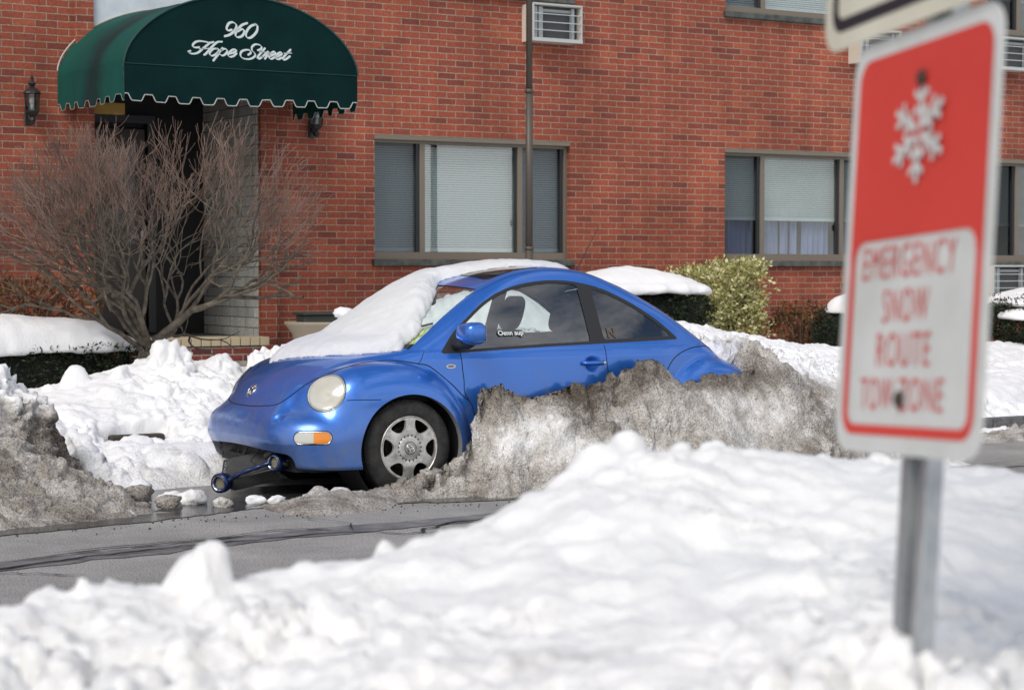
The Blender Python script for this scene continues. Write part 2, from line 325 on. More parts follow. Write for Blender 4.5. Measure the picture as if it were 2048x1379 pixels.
def snowmat(name,white=(.92,.922,.925),transl=0):
    m=mat(name,white,.6,spec=.25); nt=m.node_tree; b=bs(m); L=nt.links.new
    t=N(nt,'ShaderNodeTexCoord'); at=N(nt,'ShaderNodeAttribute'); at.attribute_name='dirt'
    def noise(sc,det,ro):
        q=N(nt,'ShaderNodeTexNoise'); q.inputs['Scale'].default_value=sc; q.inputs['Detail'].default_value=det; q.inputs['Roughness'].default_value=ro; L(t.outputs['Object'],q.inputs['Vector']); return q
    g1=noise(5.5,11,.70); g2=noise(62,5,.7); g3=noise(120,3,.6)
    def mad(a,k,c):
        q=N(nt,'ShaderNodeMath',operation='MULTIPLY_ADD'); L(a,q.inputs[0]); q.inputs[1].default_value=k
        if isinstance(c,(int,float)): q.inputs[2].default_value=c
        else: L(c,q.inputs[2])
        return q.outputs[0]
    a=mad(g1.outputs['Fac'],1.15,mad(at.outputs['Fac'],.95,-.65)); a=mad(g2.outputs['Fac'],.30,mad(a,1.,-.15))
    r=N(nt,'ShaderNodeValToRGB'); e=r.color_ramp.elements; e[0].position=.12; e[0].color=(*white,1); e[1].position=.95; e[1].color=(.10,.080,.062,1)
    for p,c in ((.28,(.76,.75,.73)),(.45,(.53,.50,.465)),(.65,(.32,.29,.255))): q=e.new(p); q.color=(*c,1)
    L(a,r.inputs[0])
    # grit: small dark specks, only where the snow is dirty
    sp=mad(g3.outputs['Fac'],1.,mad(at.outputs['Fac'],.17,mad(g2.outputs['Fac'],.35,-.175)))
    mr=N(nt,'ShaderNodeMapRange'); mr.inputs[1].default_value=.64; mr.inputs[2].default_value=.76; mr.inputs[3].default_value=0; mr.inputs[4].default_value=.8; L(sp,mr.inputs[0])
    gt=N(nt,'ShaderNodeMath',operation='MULTIPLY'); m2=N(nt,'ShaderNodeMapRange'); m2.inputs[1].default_value=.08; m2.inputs[2].default_value=.5; L(at.outputs['Fac'],m2.inputs[0]); L(mr.outputs[0],gt.inputs[0]); L(m2.outputs[0],gt.inputs[1])
    mx=N(nt,'ShaderNodeMix',data_type='RGBA'); mx.inputs['B'].default_value=(.045,.036,.028,1); L(gt.outputs[0],mx.inputs['Factor']); L(r.outputs[0],mx.inputs['A']); L(mx.outputs['Result'],b.inputs['Base Color'])
    n2=noise(70,6,.7); bp=N(nt,'ShaderNodeBump'); bp.inputs['Strength'].default_value=.6; bp.inputs['Distance'].default_value=.012
    vo=N(nt,'ShaderNodeTexVoronoi'); vo.inputs['Scale'].default_value=48; L(t.outputs['Object'],vo.inputs['Vector'])
    k5=N(nt,'ShaderNodeMath',operation='MULTIPLY'); L(vo.outputs['Distance'],k5.inputs[0]); L(at.outputs['Fac'],k5.inputs[1]); hh=mad(k5.outputs[0],-2.2,n2.outputs['Fac'])
    L(hh,bp.inputs['Height']); L(bp.outputs[0],b.inputs['Normal'])
    if transl:
        tl=N(nt,'ShaderNodeBsdfTranslucent'); tl.inputs[0].default_value=(.93,.97,.96,1); ms=N(nt,'ShaderNodeMixShader'); ms.inputs[0].default_value=transl; o_=[q for q in nt.nodes if q.type=='OUTPUT_MATERIAL'][0]
        L(b.outputs[0],ms.inputs[1]); L(tl.outputs[0],ms.inputs[2]); L(ms.outputs[0],o_.inputs[0])
    return m
MSNOW=snowmat('snow'); MSNOWF=snowmat('old_snow',(.93,.922,.90)); MSNOWT=snowmat('thin_snow',transl=.24)
def setdirt(o,d):
    a=o.data.attributes.new('dirt','FLOAT','POINT'); a.data.foreach_set('value',np.asarray(d,dtype=np.float32))
# ---------------------------------------------------------------- ground, road, kerb, pavement
def sheet(name,x0,x1,y0,y1,z,m):
    o=mobj(name,[(x0,y0,z),(x1,y0,z),(x1,y1,z),(x0,y1,z)],[(0,1,2,3)],m,smooth=False); return tag(o,kind='structure')
MG=mat('snowy_ground',(.8,.81,.83),.7); noisecol(MG,(.68,.69,.70),(.84,.85,.87),.8,6)
sheet('ground',-400,400,-400,400,-.03,MG)
MASPH=mat('asphalt',rough=.82); nt=MASPH.node_tree
noisecol(MASPH,(.22,.214,.204),(.39,.375,.355),1.3,12,.30,.68,bump=.5,bscale=260,bdist=.004,rough=.72)
g=N(nt,'ShaderNodeTexNoise'); g.inputs['Scale'].default_value=105; g.inputs['Detail'].default_value=3; t=N(nt,'ShaderNodeTexCoord'); nt.links.new(t.outputs['Object'],g.inputs['Vector'])
rr=N(nt,'ShaderNodeMapRange'); rr.inputs[1].default_value=.35; rr.inputs[2].default_value=.65; rr.inputs[3].default_value=.50; rr.inputs[4].default_value=1.45; nt.links.new(g.outputs['Fac'],rr.inputs[0])
hs=N(nt,'ShaderNodeHueSaturation'); src=bs(MASPH).inputs['Base Color'].links[0].from_socket; nt.links.new(src,hs.inputs['Color']); nt.links.new(rr.outputs[0],hs.inputs['Value']); nt.links.new(hs.outputs[0],bs(MASPH).inputs['Base Color'])
sheet('road',-200,200,3.7,13.12,0,MASPH)
MTAR=mat('old_tar_band',(.07,.07,.072),.6); noisecol(MTAR,(.10,.10,.102),(.24,.235,.23),6,9,.35,.65,bump=.4,bscale=120,bdist=.004)
MCRACK=mat('crack',(.018,.018,.018),.9)
MWET=mat('wet_asphalt',(.035,.036,.038),.16); noisecol(MWET,(.025,.026,.028),(.07,.07,.07),5,8,bump=.3,bscale=90,bdist=.004)
def ribbon(name,P,wid,z,m,jit=.0,seed=0,parent=None):
    P=catm(P,14); r=np.random.default_rng(seed); n=len(P)
    d=np.gradient(P,axis=0); d/=np.linalg.norm(d,axis=1)[:,None]; nn=np.c_[-d[:,1],d[:,0]]
    q=P+nn*(np.convolve(r.normal(0,jit,n),np.ones(3)/3,'same'))[:,None]
    wd=wid*(1+.45*np.convolve(r.normal(0,1,n),np.ones(5)/5,'same')); wd*=np.clip(np.minimum(np.arange(n),np.arange(n)[::-1])/6.,.12,1)
    V=np.r_[np.c_[q+nn*wd[:,None]/2,np.full(n,z)],np.c_[q-nn*wd[:,None]/2,np.full(n,z)]]
    o=mobj(name,V,[(i,i+1,n+i+1,n+i) for i in range(n-1)],m,smooth=False,parent=parent); return o
def gp(L): return L
TARP=[(1.5,9.35),(2.75,9.75),(3.9,9.98),(4.8,10.15),(5.7,10.22),(6.8,10.38),(8.5,10.45),(13,10.5)]
tag(ribbon('tar_band',TARP,.30,.004,MTAR,.02,1),kind='structure')
CR=[([(1.5,9.25),(2.92,9.72),(3.6,9.93),(4.3,10.02),(4.95,10.05),(5.25,9.82),(5.45,10.0),(5.9,10.18),(6.5,10.3)],.022),
    ([(2.75,9.62),(2.95,9.45),(3.15,9.25)],.016),([(3.2,10.1),(4.1,10.18),(4.7,10.32),(5.0,10.05)],.016),
    ([(5.25,9.82),(5.6,9.72),(5.9,9.66)],.012),([(6.3,10.2),(6.55,10.6),(6.5,10.9)],.012),([(2.9,9.9),(3.9,10.1),(4.6,10.2)],.02),([(2.4,9.5),(3.5,9.85),(4.4,9.98)],.014),
    ([(8,10.5),(10,10.6),(11.6,10.95),(13,11)],.02),([(11.0,10.6),(12.2,10.55),(14,10.7)],.02),([(5.0,10.05),(5.1,10.4),(5.0,10.9)],.010)]
mbk=None
for i,(p,wd) in enumerate(CR): tag(ribbon('road_crack',p,wd,.008+.0006*i,MCRACK,.018,20+i),kind='structure')
tag(ribbon('wet_gutter',[(1,10.8),(3,11.0),(4.2,11.25),(4.9,11.42),(5.6,11.30),(6.4,11.12),(7.2,10.98),(8.6,10.88),(10,10.9),(12,11.2)],.26,.0055,MWET,.02,77),kind='structure')
# wet patch in front of the car
n=60; a=np.linspace(0,2*math.pi,n,endpoint=False); rr_=1+.16*np.sin(3*a+1)+.1*np.sin(7*a)+.05*np.sin(13*a)
V=[(4.85+1.05*c*r_,12.15+.62*s*r_,.004) for c,s,r_ in zip(np.cos(a),np.sin(a),rr_)]
tag(mobj('puddle',V,[tuple(range(n))],MWET,smooth=False),kind='structure')
MKERB=mat('granite',(.12,.12,.125),.7); noisecol(MKERB,(.07,.07,.075),(.17,.17,.175),22,6,bump=.5)
k=MB()
x=-20.
while x<40: k.box(x,x+1.82,13.1,13.25,-.1,.15,.012); x+=1.83
tag(k.build('kerb',MKERB),kind='structure')
k=MB(); k.box(-20,60,13.252,14.95,-.1,.135); tag(k.build('pavement',MCONC),kind='structure')
k=MB(); k.box(5.06,5.48,14.20,14.30,.0,.25,.012); tag(k.build('stone_edging',mat('dark_stone',(.055,.045,.035),.85)),'dark stone edging showing through the white snow heap left of the car','edging')
k=MB(); k.box(-20,60,14.952,18.41,-.1,.38); MSOIL=mat('frozen_soil',(.06,.045,.03),.95); tag(k.build('yard',MSOIL),kind='structure')
# ---------------------------------------------------------------- building
YW=18.4
B=empty('brick_building',(12,YW,0)); tag(B,'red brick apartment building with wide bronze framed windows filling the background','building')
ops=[(9.40,11.80,1.60,2.885),(13.91,16.31,1.60,2.885),(18.0,20.4,1.60,2.885),(9.40,11.80,4.45,5.74),(13.91,16.31,4.45,5.74),(18.0,20.4,4.45,5.74),(2.2,4.6,1.6,2.885),
     (6.39,8.10,.38,3.33)]
Xs=sorted({-6,30}|{o[0] for o in ops}|{o[1] for o in ops}); Zs=sorted({-.2,7.2}|{o[2] for o in ops}|{o[3] for o in ops})
m=MB(); D=.30
for i in range(len(Xs)-1):
    for j in range(len(Zs)-1):
        xc,zc=(Xs[i]+Xs[i+1])/2,(Zs[j]+Zs[j+1])/2
        if any(o[0]<xc<o[1] and o[2]<zc<o[3] for o in ops): continue
        m.add([(Xs[i],YW,Zs[j]),(Xs[i+1],YW,Zs[j]),(Xs[i+1],YW,Zs[j+1]),(Xs[i],YW,Zs[j+1])],[(0,1,2,3)])
for (a,b,c,d) in ops:
    e=YW+D
    m.add([(a,YW,c),(a,YW,d),(a,e,d),(a,e,c)],[(0,1,2,3)]); m.add([(b,YW,c),(b,e,c),(b,e,d),(b,YW,d)],[(0,1,2,3)])
    m.add([(a,YW,d),(b,YW,d),(b,e,d),(a,e,d)],[(0,1,2,3)]); m.add([(a,YW,c),(a,e,c),(b,e,c),(b,YW,c)],[(0,1,2,3)])
m.add([(-6,YW,7.2),(30,YW,7.2),(30,YW+9,7.2),(-6,YW+9,7.2)],[(0,1,2,3)]); m.add([(-6,YW,-.2),(-6,YW,7.2),(-6,YW+9,7.2),(-6,YW+9,-.2)],[(0,1,2,3)]); m.add([(30,YW,-.2),(30,YW+9,-.2),(30,YW+9,7.2),(30,YW,7.2)],[(0,1,2,3)])
wl=m.build('wall',MBRICK,B); wl.location=(-12,-YW,0)
def bpart(mb,name,m_,parent=B,**k):
    o=mb.build(name,m_,parent,**k); 
    if parent is B: o.location=(-12,-YW,0)
    return o
# entrance piers, projecting a little, corbelled at the top
for (a,b) in ((6.215,6.388),(8.102,8.275)):
    m=MB(); m.box(a,b,YW-.055,YW+.02,.30,3.42); m.box(a-.002,b+.002,YW-.085,YW+.02,3.62,3.70); m.box(a,b,YW-.055,YW+.02,3.701,6.9)
    bpart(m,'brick_pier',MBRICK)
m=MB(); m.box(6.389,8.101,YW-.012,YW+.2,3.34,6.9); bpart(m,'white_panel',MWHITE)
# recess: block side walls, ceiling, dark back with door
m=MB(); m.box(8.085,8.25,YW+.012,YW+1.4,.6,3.32); bpart(m,'block_wall',MBLOCK)
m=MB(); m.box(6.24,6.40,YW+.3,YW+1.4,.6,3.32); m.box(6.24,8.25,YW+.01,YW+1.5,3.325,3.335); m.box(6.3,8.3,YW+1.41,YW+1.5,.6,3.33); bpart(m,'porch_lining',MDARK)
dr=MB(); dr.box(6.55,7.42,YW+1.34,YW+1.39,.84,2.95,.01); door=bpart(dr,'door',mat('dark_door',(.035,.02,.016),.35))
dg=MB(); dg.box(6.68,7.29,YW+1.325,YW+1.338,1.75,2.75); dgo=dg.build('pane',mat('door_glass',(.02,.022,.024),.12),door)
dg=MB(); dg.box(7.34,7.38,YW+1.29,YW+1.338,1.75,1.9,.008); dg.build('handle',MGALV,door)
m=MB(); m.box(6.46,6.54,YW+1.3,YW+1.40,.84,3.0); m.box(7.43,7.51,YW+1.3,YW+1.40,.84,3.0); m.box(6.46,7.51,YW+1.3,YW+1.40,3.001,3.08); bpart(m,'door_frame',mat('door_frame',(.05,.05,.055),.5))
m=MB(); m.box(6.40,6.72,YW+.02,YW+.10,2.98,3.09,.005); bpart(m,'yellow_lintel',mat('yellow_board',(.42,.25,.05),.6))
# porch steps
m=MB(); m.box(6.05,7.93,17.92,YW-.06,.30,.745); st=bpart(m,'porch_step',MSTEP)
m=MB(); m.box(6.1,7.95,17.85,YW-.06,.05,.605); m.build('concrete_base',MCONC,st)
m=MB(); m.box(6.40,8.08,YW-.05,YW+1.4,.60,.822); m.build('porch_floor',mat('porch_slab',(.07,.07,.068),.7),st)
m=MB(); x=6.06
while x<7.92: m.box(x,x+.094,17.90,YW-.06,.752,.835,.006); x+=.102
m.build('cap_course',mat('buff_cap',(.50,.42,.28),.8),st)
def window(x0,x1,z0,z1,kind):
    fw_,y=.055,YW+.07
    f=MB()
    f.box(x0,x1,y,y+.09,z1-.075,z1); f.box(x0,x1,y-.012,y+.09,z0,z0+.075)
    f.box(x0,x0+.028,y-.006,y+.09,z0+.0752,z1-.0752); f.box(x1-.045,x1,y-.006,y+.09,z0+.0752,z1-.0752)
    a,b=x0+.565,x0+1.765
    f.box(a,a+.062,y-.004,y+.085,z0+.0753,z1-.0753); f.box(b,b+.062,y-.004,y+.085,z0+.0753,z1-.0753)
    w_=bpart(f,'window',MFRAME)
    s=MB(); s.box(x0-.03,x1+.03,YW-.055,YW+.12,z0-.072,z0-.002,.008); s.build('sill',MSILL,w_)
    h=MB(); h.box(x0,x1,YW+.002,YW+.068,z1-.045,z1-.002); h.build('head_trim',MFRAME,w_)
    lst=[(x0+.028,a,1),(a+.062,b,0),(b+.062,x1-.045,1)]
    for (p,q,sc_) in lst:
        g_=MB(); g_.box(p+.001,q-.001,y+.045,y+.049,z0+.076,z1-.076); g_.build('pane',MSCREEN if sc_ else MPANE,w_)
        e_=MB()
        if sc_: e_.box(q-.035,q-.002,y+.012,y+.042,z0+.078,z1-.078)
        else: e_.box(q-.02,q-.002,y+.012,y+.042,z0+.078,z1-.078); e_.box(q-.035,q-.021,y+.0,y+.03,z0+.36,z0+.43)
        e_.build('sash_edge',MDARKFR,w_)
    zb={'full':z0+.08,'half':z0+.47,'dark':z0+.45}[kind]
    s=MB(); zz=z1-.10
    while zz>zb+.02:
        s.add([(x0+.03,y+.125,zz),(x1-.04,y+.125,zz),(x1-.04,y+.108,zz-.0215),(x0+.03,y+.108,zz-.0215)],[(0,1,2,3)]); zz-=.0245
    s.box(x0+.03,x1-.04,y+.10,y+.13,zb,zb+.03)
    s.build('blind',MBLIND if kind!='dark' else MBLINDD,w_)
    if kind=='half':
        for (p,q) in ((x0+.04,x0+.60),(x0+.66,x0+.97),(x0+1.0,x0+1.13),(x0+1.15,x0+1.25),(x0+1.34,x0+1.74),(x0+1.85,x0+2.3)):
            n=int((q-p)/.006)+2; xx=np.linspace(p,q,n); yy=y+.19+.022*np.sin(xx*75)+.012*np.sin(xx*31)
            V=np.r_[np.c_[xx,yy,np.full(n,z0+.0)],np.c_[xx+.01,yy*.5+.5*(y+.19),np.full(n,z0+.62)]]
            mobj('curtain',V,[(i,i+1,n+i+1,n+i) for i in range(n-1)],MCURT,w_)
    r=MB(); r.box(x0-.1,x1+.1,y+.6,y+.62,z0-.1,z1+.1); r.box(x0-.1,x0-.08,y+.1,y+.6,z0-.1,z1+.1); r.box(x1+.08,x1+.1,y+.1,y+.6,z0-.1,z1+.1); r.box(x0-.1,x1+.1,y+.2,y+.6,z0-.1,z0-.08); r.box(x0-.1,x1+.1,y+.2,y+.6,z1+.08,z1+.1); r.build('room',MDARK,w_)
window(*ops[0],'full'); window(*ops[1],'half'); window(*ops[2],'dark')
for i in (3,4,5,6): window(*ops[i],'full' if i!=5 else 'dark')
# ---------------------------------------------------------------- air conditioners in wall sleeves
def aircon(x,z,lab,wd=.615,ht=.395):
    y0=YW-.23
    o=empty('air_conditioner',(x+wd/2,YW,z)); tag(o,lab,'air conditioner','through-wall air conditioners')
    def ad(mb,n,m_): q=mb.build(n,m_,o); q.location=(-x-wd/2,-YW,-z)
    m=MB(); m.box(x,x+.018,y0,YW+.03,z,z+ht); m.box(x+wd-.018,x+wd,y0,YW+.03,z,z+ht); m.box(x+.0181,x+wd-.0181,y0,YW+.03,z+ht-.018,z+ht); m.box(x+.0181,x+wd-.0181,y0,YW+.03,z,z+.035); ad(m,'sleeve',MCREAM)
    m=MB(); m.box(x+.02,x+wd-.02,y0+.07,y0+.08,z+.036,z+ht-.02); ad(m,'coil',mat('coil',(.06,.065,.07),.6))
    m=MB()
    for px in (.03,.085,.50): m.box(x+px,x+px+.035 if px!=.085 else x+px+.05,y0+.02,y0+.066,z+.04,z+ht-.03)
    m.box(x+.14,x+.50,y0+.04,y0+.066,z+ht-.08,z+ht-.05); ad(m,'panel',MGREY)
    m=MB()
    for k_ in range(1,4): zz=z+.03+(ht-.05)*k_/4; m.box(x-.004,x+wd+.004,y0-.012,y0-.001,zz-.0045,zz+.0045)
    m.box(x-.006,x+wd+.006,y0-.013,y0-.0012,z+ht-.012,z+ht+.006); m.box(x-.006,x+wd+.006,y0-.016,y0-.0012,z-.006,z+.032)
    m.box(x-.006,x+.006,y0-.0128,y0-.0011,z+.033,z+ht-.013); m.box(x+wd-.012,x+wd+.004,y0-.0128,y0-.0011,z+.033,z+ht-.013); ad(m,'grille',mat('grille_wire',(.50,.53,.53),.45))
aircon(11.18,3.935,'grey grilled air conditioner in the brick wall behind the tall bronze pole')
aircon(15.74,3.945,'cream edged air conditioner in the brick wall mostly hidden behind the signs')
aircon(17.93,3.985,'high grey air conditioner on the wall at the right edge, above the dark window')
aircon(17.90,1.15,'low grey air conditioner in the wall under the dark window at the right edge')
# ---------------------------------------------------------------- tall pole, lanterns, pot
m=MB(); m.tube([(10.72,17.5,.3),(10.72,17.5,1.72)],.042,16); m.tube([(10.72,17.5,1.7),(10.72,17.5,3.33)],.037,16); m.tube([(10.72,17.5,3.3),(10.72,17.5,7.5)],.032,16)
for z in (1.71,3.32): m.tube([(10.72,17.5,z-.02),(10.72,17.5,z+.02)],.045,16)
tag(m.build('metal_pole',MPIPE,smooth=True),'tall thin bronze metal pole standing in front of the left window','pole')
def lantern(x,z,lab):
    y=YW-.13; o=empty('wall_lantern',(x,YW,z)); tag(o,lab,'lantern','wall lanterns by the entrance')
    def ad(mb,n,m_,**k): q=mb.build(n,m_,o,**k); q.location=(-x,-YW,-z)
    m=MB(); m.lathe([(.001,-.20),(.02,-.19),(.035,-.16),(.02,-.13),(.045,-.11),(.065,-.085),(.068,-.07),(.001,-.07)],(x,y,z),n=8)
    for k_ in range(8):
        a=k_*math.pi/4; m.tube([(x+.064*math.cos(a),y+.064*math.sin(a),z-.08),(x+.072*math.cos(a),y+.072*math.sin(a),z+.085)],.004,6)
    m.lathe([(.085,.085),(.08,.10),(.055,.125),(.03,.14),(.018,.15),(.03,.165),(.04,.18),(.03,.195),(.012,.205),(.012,.225),(.018,.235),(.006,.25),(.004,.275),(.001,.28)],(x,y,z),n=12)
    m.tube([(x,y,z-.15),(x,y+.06,z-.17),(x,YW-.01,z-.09)],.012,8); m.box(x-.035,x+.035,YW-.02,YW-.001,z-.2,z-.02,.006); ad(m,'lamp_frame',MBLACK)
    m=MB(); m.lathe([(.062,-.075),(.069,.08)],(x,y,z),n=8); ad(m,'lamp_glass',glassmat('lantern_glass',(.55,.6,.6),1.7))
    m=MB(); m.tube([(x,y,z-.07),(x,y,z-.01)],.014,10); m.lathe([(.001,.055),(.02,.045),(.028,.02),(.018,-.01)],(x,y,z),n=12); ad(m,'bulb',mat('bulb_white',(.8,.8,.78),.4),smooth=True)
lantern(5.76,3.04,'black wall lantern on the bare brick left of the green awning')
lantern(8.68,3.02,'black wall lantern partly hidden under the right end of the green awning')
# ---------------------------------------------------------------- awning
AY=16.9
def arch(x,c=7.307,h=1.152,z0=3.31,ht=.665): u=np.clip(np.abs((x-c)/h),0,1); return z0+ht*(1-u**2)**.58
A=empty('awning',(7.3,YW,3.3)); tag(A,'dark green rounded awning lettered 960 Hope Street over the doorway','awning')
def apart(o): o.location=(-7.3,-YW,-3.3); o.parent=A; return o
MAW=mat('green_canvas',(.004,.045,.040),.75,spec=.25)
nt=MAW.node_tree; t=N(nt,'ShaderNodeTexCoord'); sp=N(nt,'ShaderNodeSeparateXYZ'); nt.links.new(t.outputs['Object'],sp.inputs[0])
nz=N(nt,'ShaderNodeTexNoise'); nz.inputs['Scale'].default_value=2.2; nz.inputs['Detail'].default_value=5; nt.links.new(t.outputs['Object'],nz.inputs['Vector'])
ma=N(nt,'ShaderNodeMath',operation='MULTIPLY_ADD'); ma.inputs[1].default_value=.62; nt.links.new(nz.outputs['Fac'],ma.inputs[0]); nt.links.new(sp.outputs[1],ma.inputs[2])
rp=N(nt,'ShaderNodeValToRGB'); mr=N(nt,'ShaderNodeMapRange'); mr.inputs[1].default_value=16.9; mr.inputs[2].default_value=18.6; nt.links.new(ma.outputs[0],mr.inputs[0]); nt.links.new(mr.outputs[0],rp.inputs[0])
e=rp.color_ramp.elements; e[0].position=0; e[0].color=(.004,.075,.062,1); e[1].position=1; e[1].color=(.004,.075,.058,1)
for p,c in ((.40,(.004,.070,.058)),(.52,(.007,.030,.028)),(.60,(.008,.026,.026)),(.74,(.004,.055,.047))): q=e.new(p); q.color=(*c,1)  # dark band across the canopy: pole shadow painted into the canvas colour
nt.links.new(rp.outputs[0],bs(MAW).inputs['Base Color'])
n=72; th=np.linspace(-1,1,n); xs=7.307+1.152*np.sin(th*math.pi/2)
ys=np.linspace(YW-.02,AY,15); V=[]
for y in ys:
    s_=(y-AY)/(YW-AY); sag=.012*math.sin(s_*math.pi*3)**2
    for x in xs: V.append((x-.115*s_*max(0,(7.307-x)/1.152)+(x-7.307)*-.02*math.sin(s_*math.pi),y,arch(np.array(x))+(.045*s_-sag)*(1-abs((x-7.307)/1.152)**6)))
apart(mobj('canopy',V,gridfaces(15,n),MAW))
MAF=mat('green_canvas_shaded_front',(.003,.026,.028),.85,spec=.1); noisecol(MAF,(.002,.016,.017),(.003,.024,.024),3,4)  # same canvas, darker: shade on the front is painted into its colour
V=[(x,AY,arch(np.array(x))) for x in xs]+[(x,AY,3.31) for x in xs]
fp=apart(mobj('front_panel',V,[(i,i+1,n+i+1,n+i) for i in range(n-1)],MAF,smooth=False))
def valance(P,name):  # P: bottom line path (x,y) dense
    P=np.array(P); d=np.r_[0,np.cumsum(np.linalg.norm(np.diff(P,axis=0),axis=1))]
    s=np.arange(0,d[-1],.012); X=np.interp(s,d,P[:,0]); Y=np.interp(s,d,P[:,1])
    ph=(s/.228)%1; tri=np.clip((np.abs(ph-.5)*2-.42)*4,0,1); zb=2.985+.06*tri-.012*np.sin(s*2.2)
    X=X+0; wob=.010*np.sin(s*9)+.006*np.sin(s*23); T=np.array([np.interp(s,d,P[:,0]),np.interp(s,d,P[:,1])])
    m_=len(s); mid=(3.31+zb)/2
    Yb=Y-wob if name=='f' else Y; Xb=X if name=='f' else X+wob
    V=np.r_[np.c_[X,Y,np.full(m_,3.31)],np.c_[Xb*.5+X*.5,Yb*.5+Y*.5,mid],np.c_[Xb,Yb,zb]]
    Fc=[(i,i+1,m_+i+1,m_+i) for i in range(m_-1)]+[(m_+i,m_+i+1,2*m_+i+1,2*m_+i) for i in range(m_-1)]
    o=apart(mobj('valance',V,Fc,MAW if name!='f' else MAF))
    t_=MB(); t_.tube(np.c_[Xb,Yb,zb],.0048 if name=='f' else .002,5); tr=t_.build('piping',mat('white_piping',(.45,.47,.44),.7),A); tr.location=(-7.3,-YW,-3.3)
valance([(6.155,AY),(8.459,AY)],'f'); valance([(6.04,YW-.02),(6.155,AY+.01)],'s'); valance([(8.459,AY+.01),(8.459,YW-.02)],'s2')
t_=MB(); t_.tube([(x,AY-.004,arch(np.array(x))) for x in xs],.009,6); t_.tube([(6.155,AY-.004,3.31),(8.459,AY-.004,3.31)],.004,6); t_.tube([(6.155,AY-.004,3.31),(6.155,AY-.004,3.0)],.004,6); o=t_.build('seam',mat('seam_green',(.006,.05,.045),.7),A); o.location=(-7.3,-YW,-3.3)
t_=MB(); t_.tube([(x-.115*(7.307-x)/1.152,YW-.025,arch(np.array(x))+.05) for x in xs[:30]],.008,6); o=t_.build('edge_trim',mat('trim_cream',(.5,.48,.42),.6),A); o.location=(-7.3,-YW,-3.3)
GL={'9a': [(7.18, 3.663), (7.157, 3.656), (7.134, 3.66), (7.137, 3.691), (7.157, 3.721), (7.191, 3.732), (7.221, 3.718), (7.227, 3.691), (7.211, 3.659), (7.18, 3.629), (7.15, 3.612), (7.115, 3.601)], '6a': [(7.332, 3.732), (7.285, 3.713), (7.244, 3.673), (7.22, 3.635), (7.224, 3.607), (7.25, 3.6), (7.284, 3.614), (7.304, 3.646), (7.298, 3.671), (7.271, 3.672), (7.244, 3.655)], '0a': [(7.413, 3.726), (7.372, 3.709), (7.338, 3.673), (7.321, 3.635), (7.331, 3.604), (7.358, 3.6), (7.392, 3.621), (7.426, 3.66), (7.436, 3.698), (7.43, 3.721), (7.413, 3.726)], 'H1': [(6.865, 3.488), (6.839, 3.483), (6.809, 3.487), (6.806, 3.506), (6.832, 3.532), (6.872, 3.543), (6.924, 3.54), (6.971, 3.534), (7.004, 3.542)], 'H2': [(6.971, 3.534), (6.931, 3.501), (6.891, 3.468), (6.858, 3.441), (6.819, 3.427), (6.78, 3.428), (6.763, 3.442), (6.78, 3.449)], 'H3': [(7.087, 3.55), (7.043, 3.544), (7.003, 3.511), (6.964, 3.472), (6.93, 3.433), (6.914, 3.423)], 'H4': [(6.865, 3.475), (6.911, 3.475), (6.957, 3.484)], 'o': [(7.036, 3.485), (7.003, 3.48), (6.973, 3.454), (6.967, 3.429), (6.99, 3.418), (7.023, 3.432), (7.05, 3.458), (7.053, 3.48), (7.036, 3.485)], 'p1': [(7.09, 3.491), (7.069, 3.465), (7.043, 3.427), (7.003, 3.377)], 'p2': [(7.069, 3.465), (7.103, 3.485), (7.129, 3.484), (7.136, 3.463), (7.116, 3.437), (7.089, 3.425), (7.066, 3.434)], 'e1': [(7.163, 3.446), (7.196, 3.457), (7.223, 3.474), (7.22, 3.486), (7.193, 3.484), (7.163, 3.462), (7.146, 3.436), (7.162, 3.418), (7.196, 3.426), (7.226, 3.45)], 'S1': [(7.439, 3.493), (7.466, 3.504), (7.476, 3.526), (7.452, 3.543), (7.412, 3.544), (7.381, 3.52), (7.381, 3.489), (7.405, 3.466), (7.411, 3.441), (7.377, 3.415), (7.33, 3.406), (7.283, 3.416), (7.266, 3.439), (7.277, 3.471), (7.317, 3.489), (7.357, 3.488), (7.367, 3.464), (7.344, 3.447)], 't1': [(7.507, 3.512), (7.479, 3.482), (7.445, 3.443), (7.435, 3.421), (7.452, 3.417), (7.479, 3.433)], 't1b': [(7.452, 3.48), (7.479, 3.481), (7.513, 3.479)], 'r': [(7.486, 3.439), (7.527, 3.473), (7.541, 3.486), (7.551, 3.474), (7.534, 3.454), (7.51, 3.421)], 'r2': [(7.551, 3.474), (7.568, 3.478), (7.575, 3.475)], 'e2': [(7.551, 3.443), (7.588, 3.457), (7.612, 3.474), (7.606, 3.488), (7.582, 3.482), (7.554, 3.455), (7.551, 3.43), (7.574, 3.422), (7.609, 3.44)], 'e3': [(7.619, 3.44), (7.653, 3.455), (7.677, 3.472), (7.671, 3.486), (7.647, 3.479), (7.622, 3.453), (7.619, 3.428), (7.643, 3.422), (7.674, 3.437)], 't2': [(7.764, 3.514), (7.733, 3.484), (7.695, 3.444), (7.688, 3.425), (7.712, 3.423), (7.757, 3.454)], 't2b': [(7.698, 3.481), (7.733, 3.483), (7.777, 3.486)]}
t_=MB()
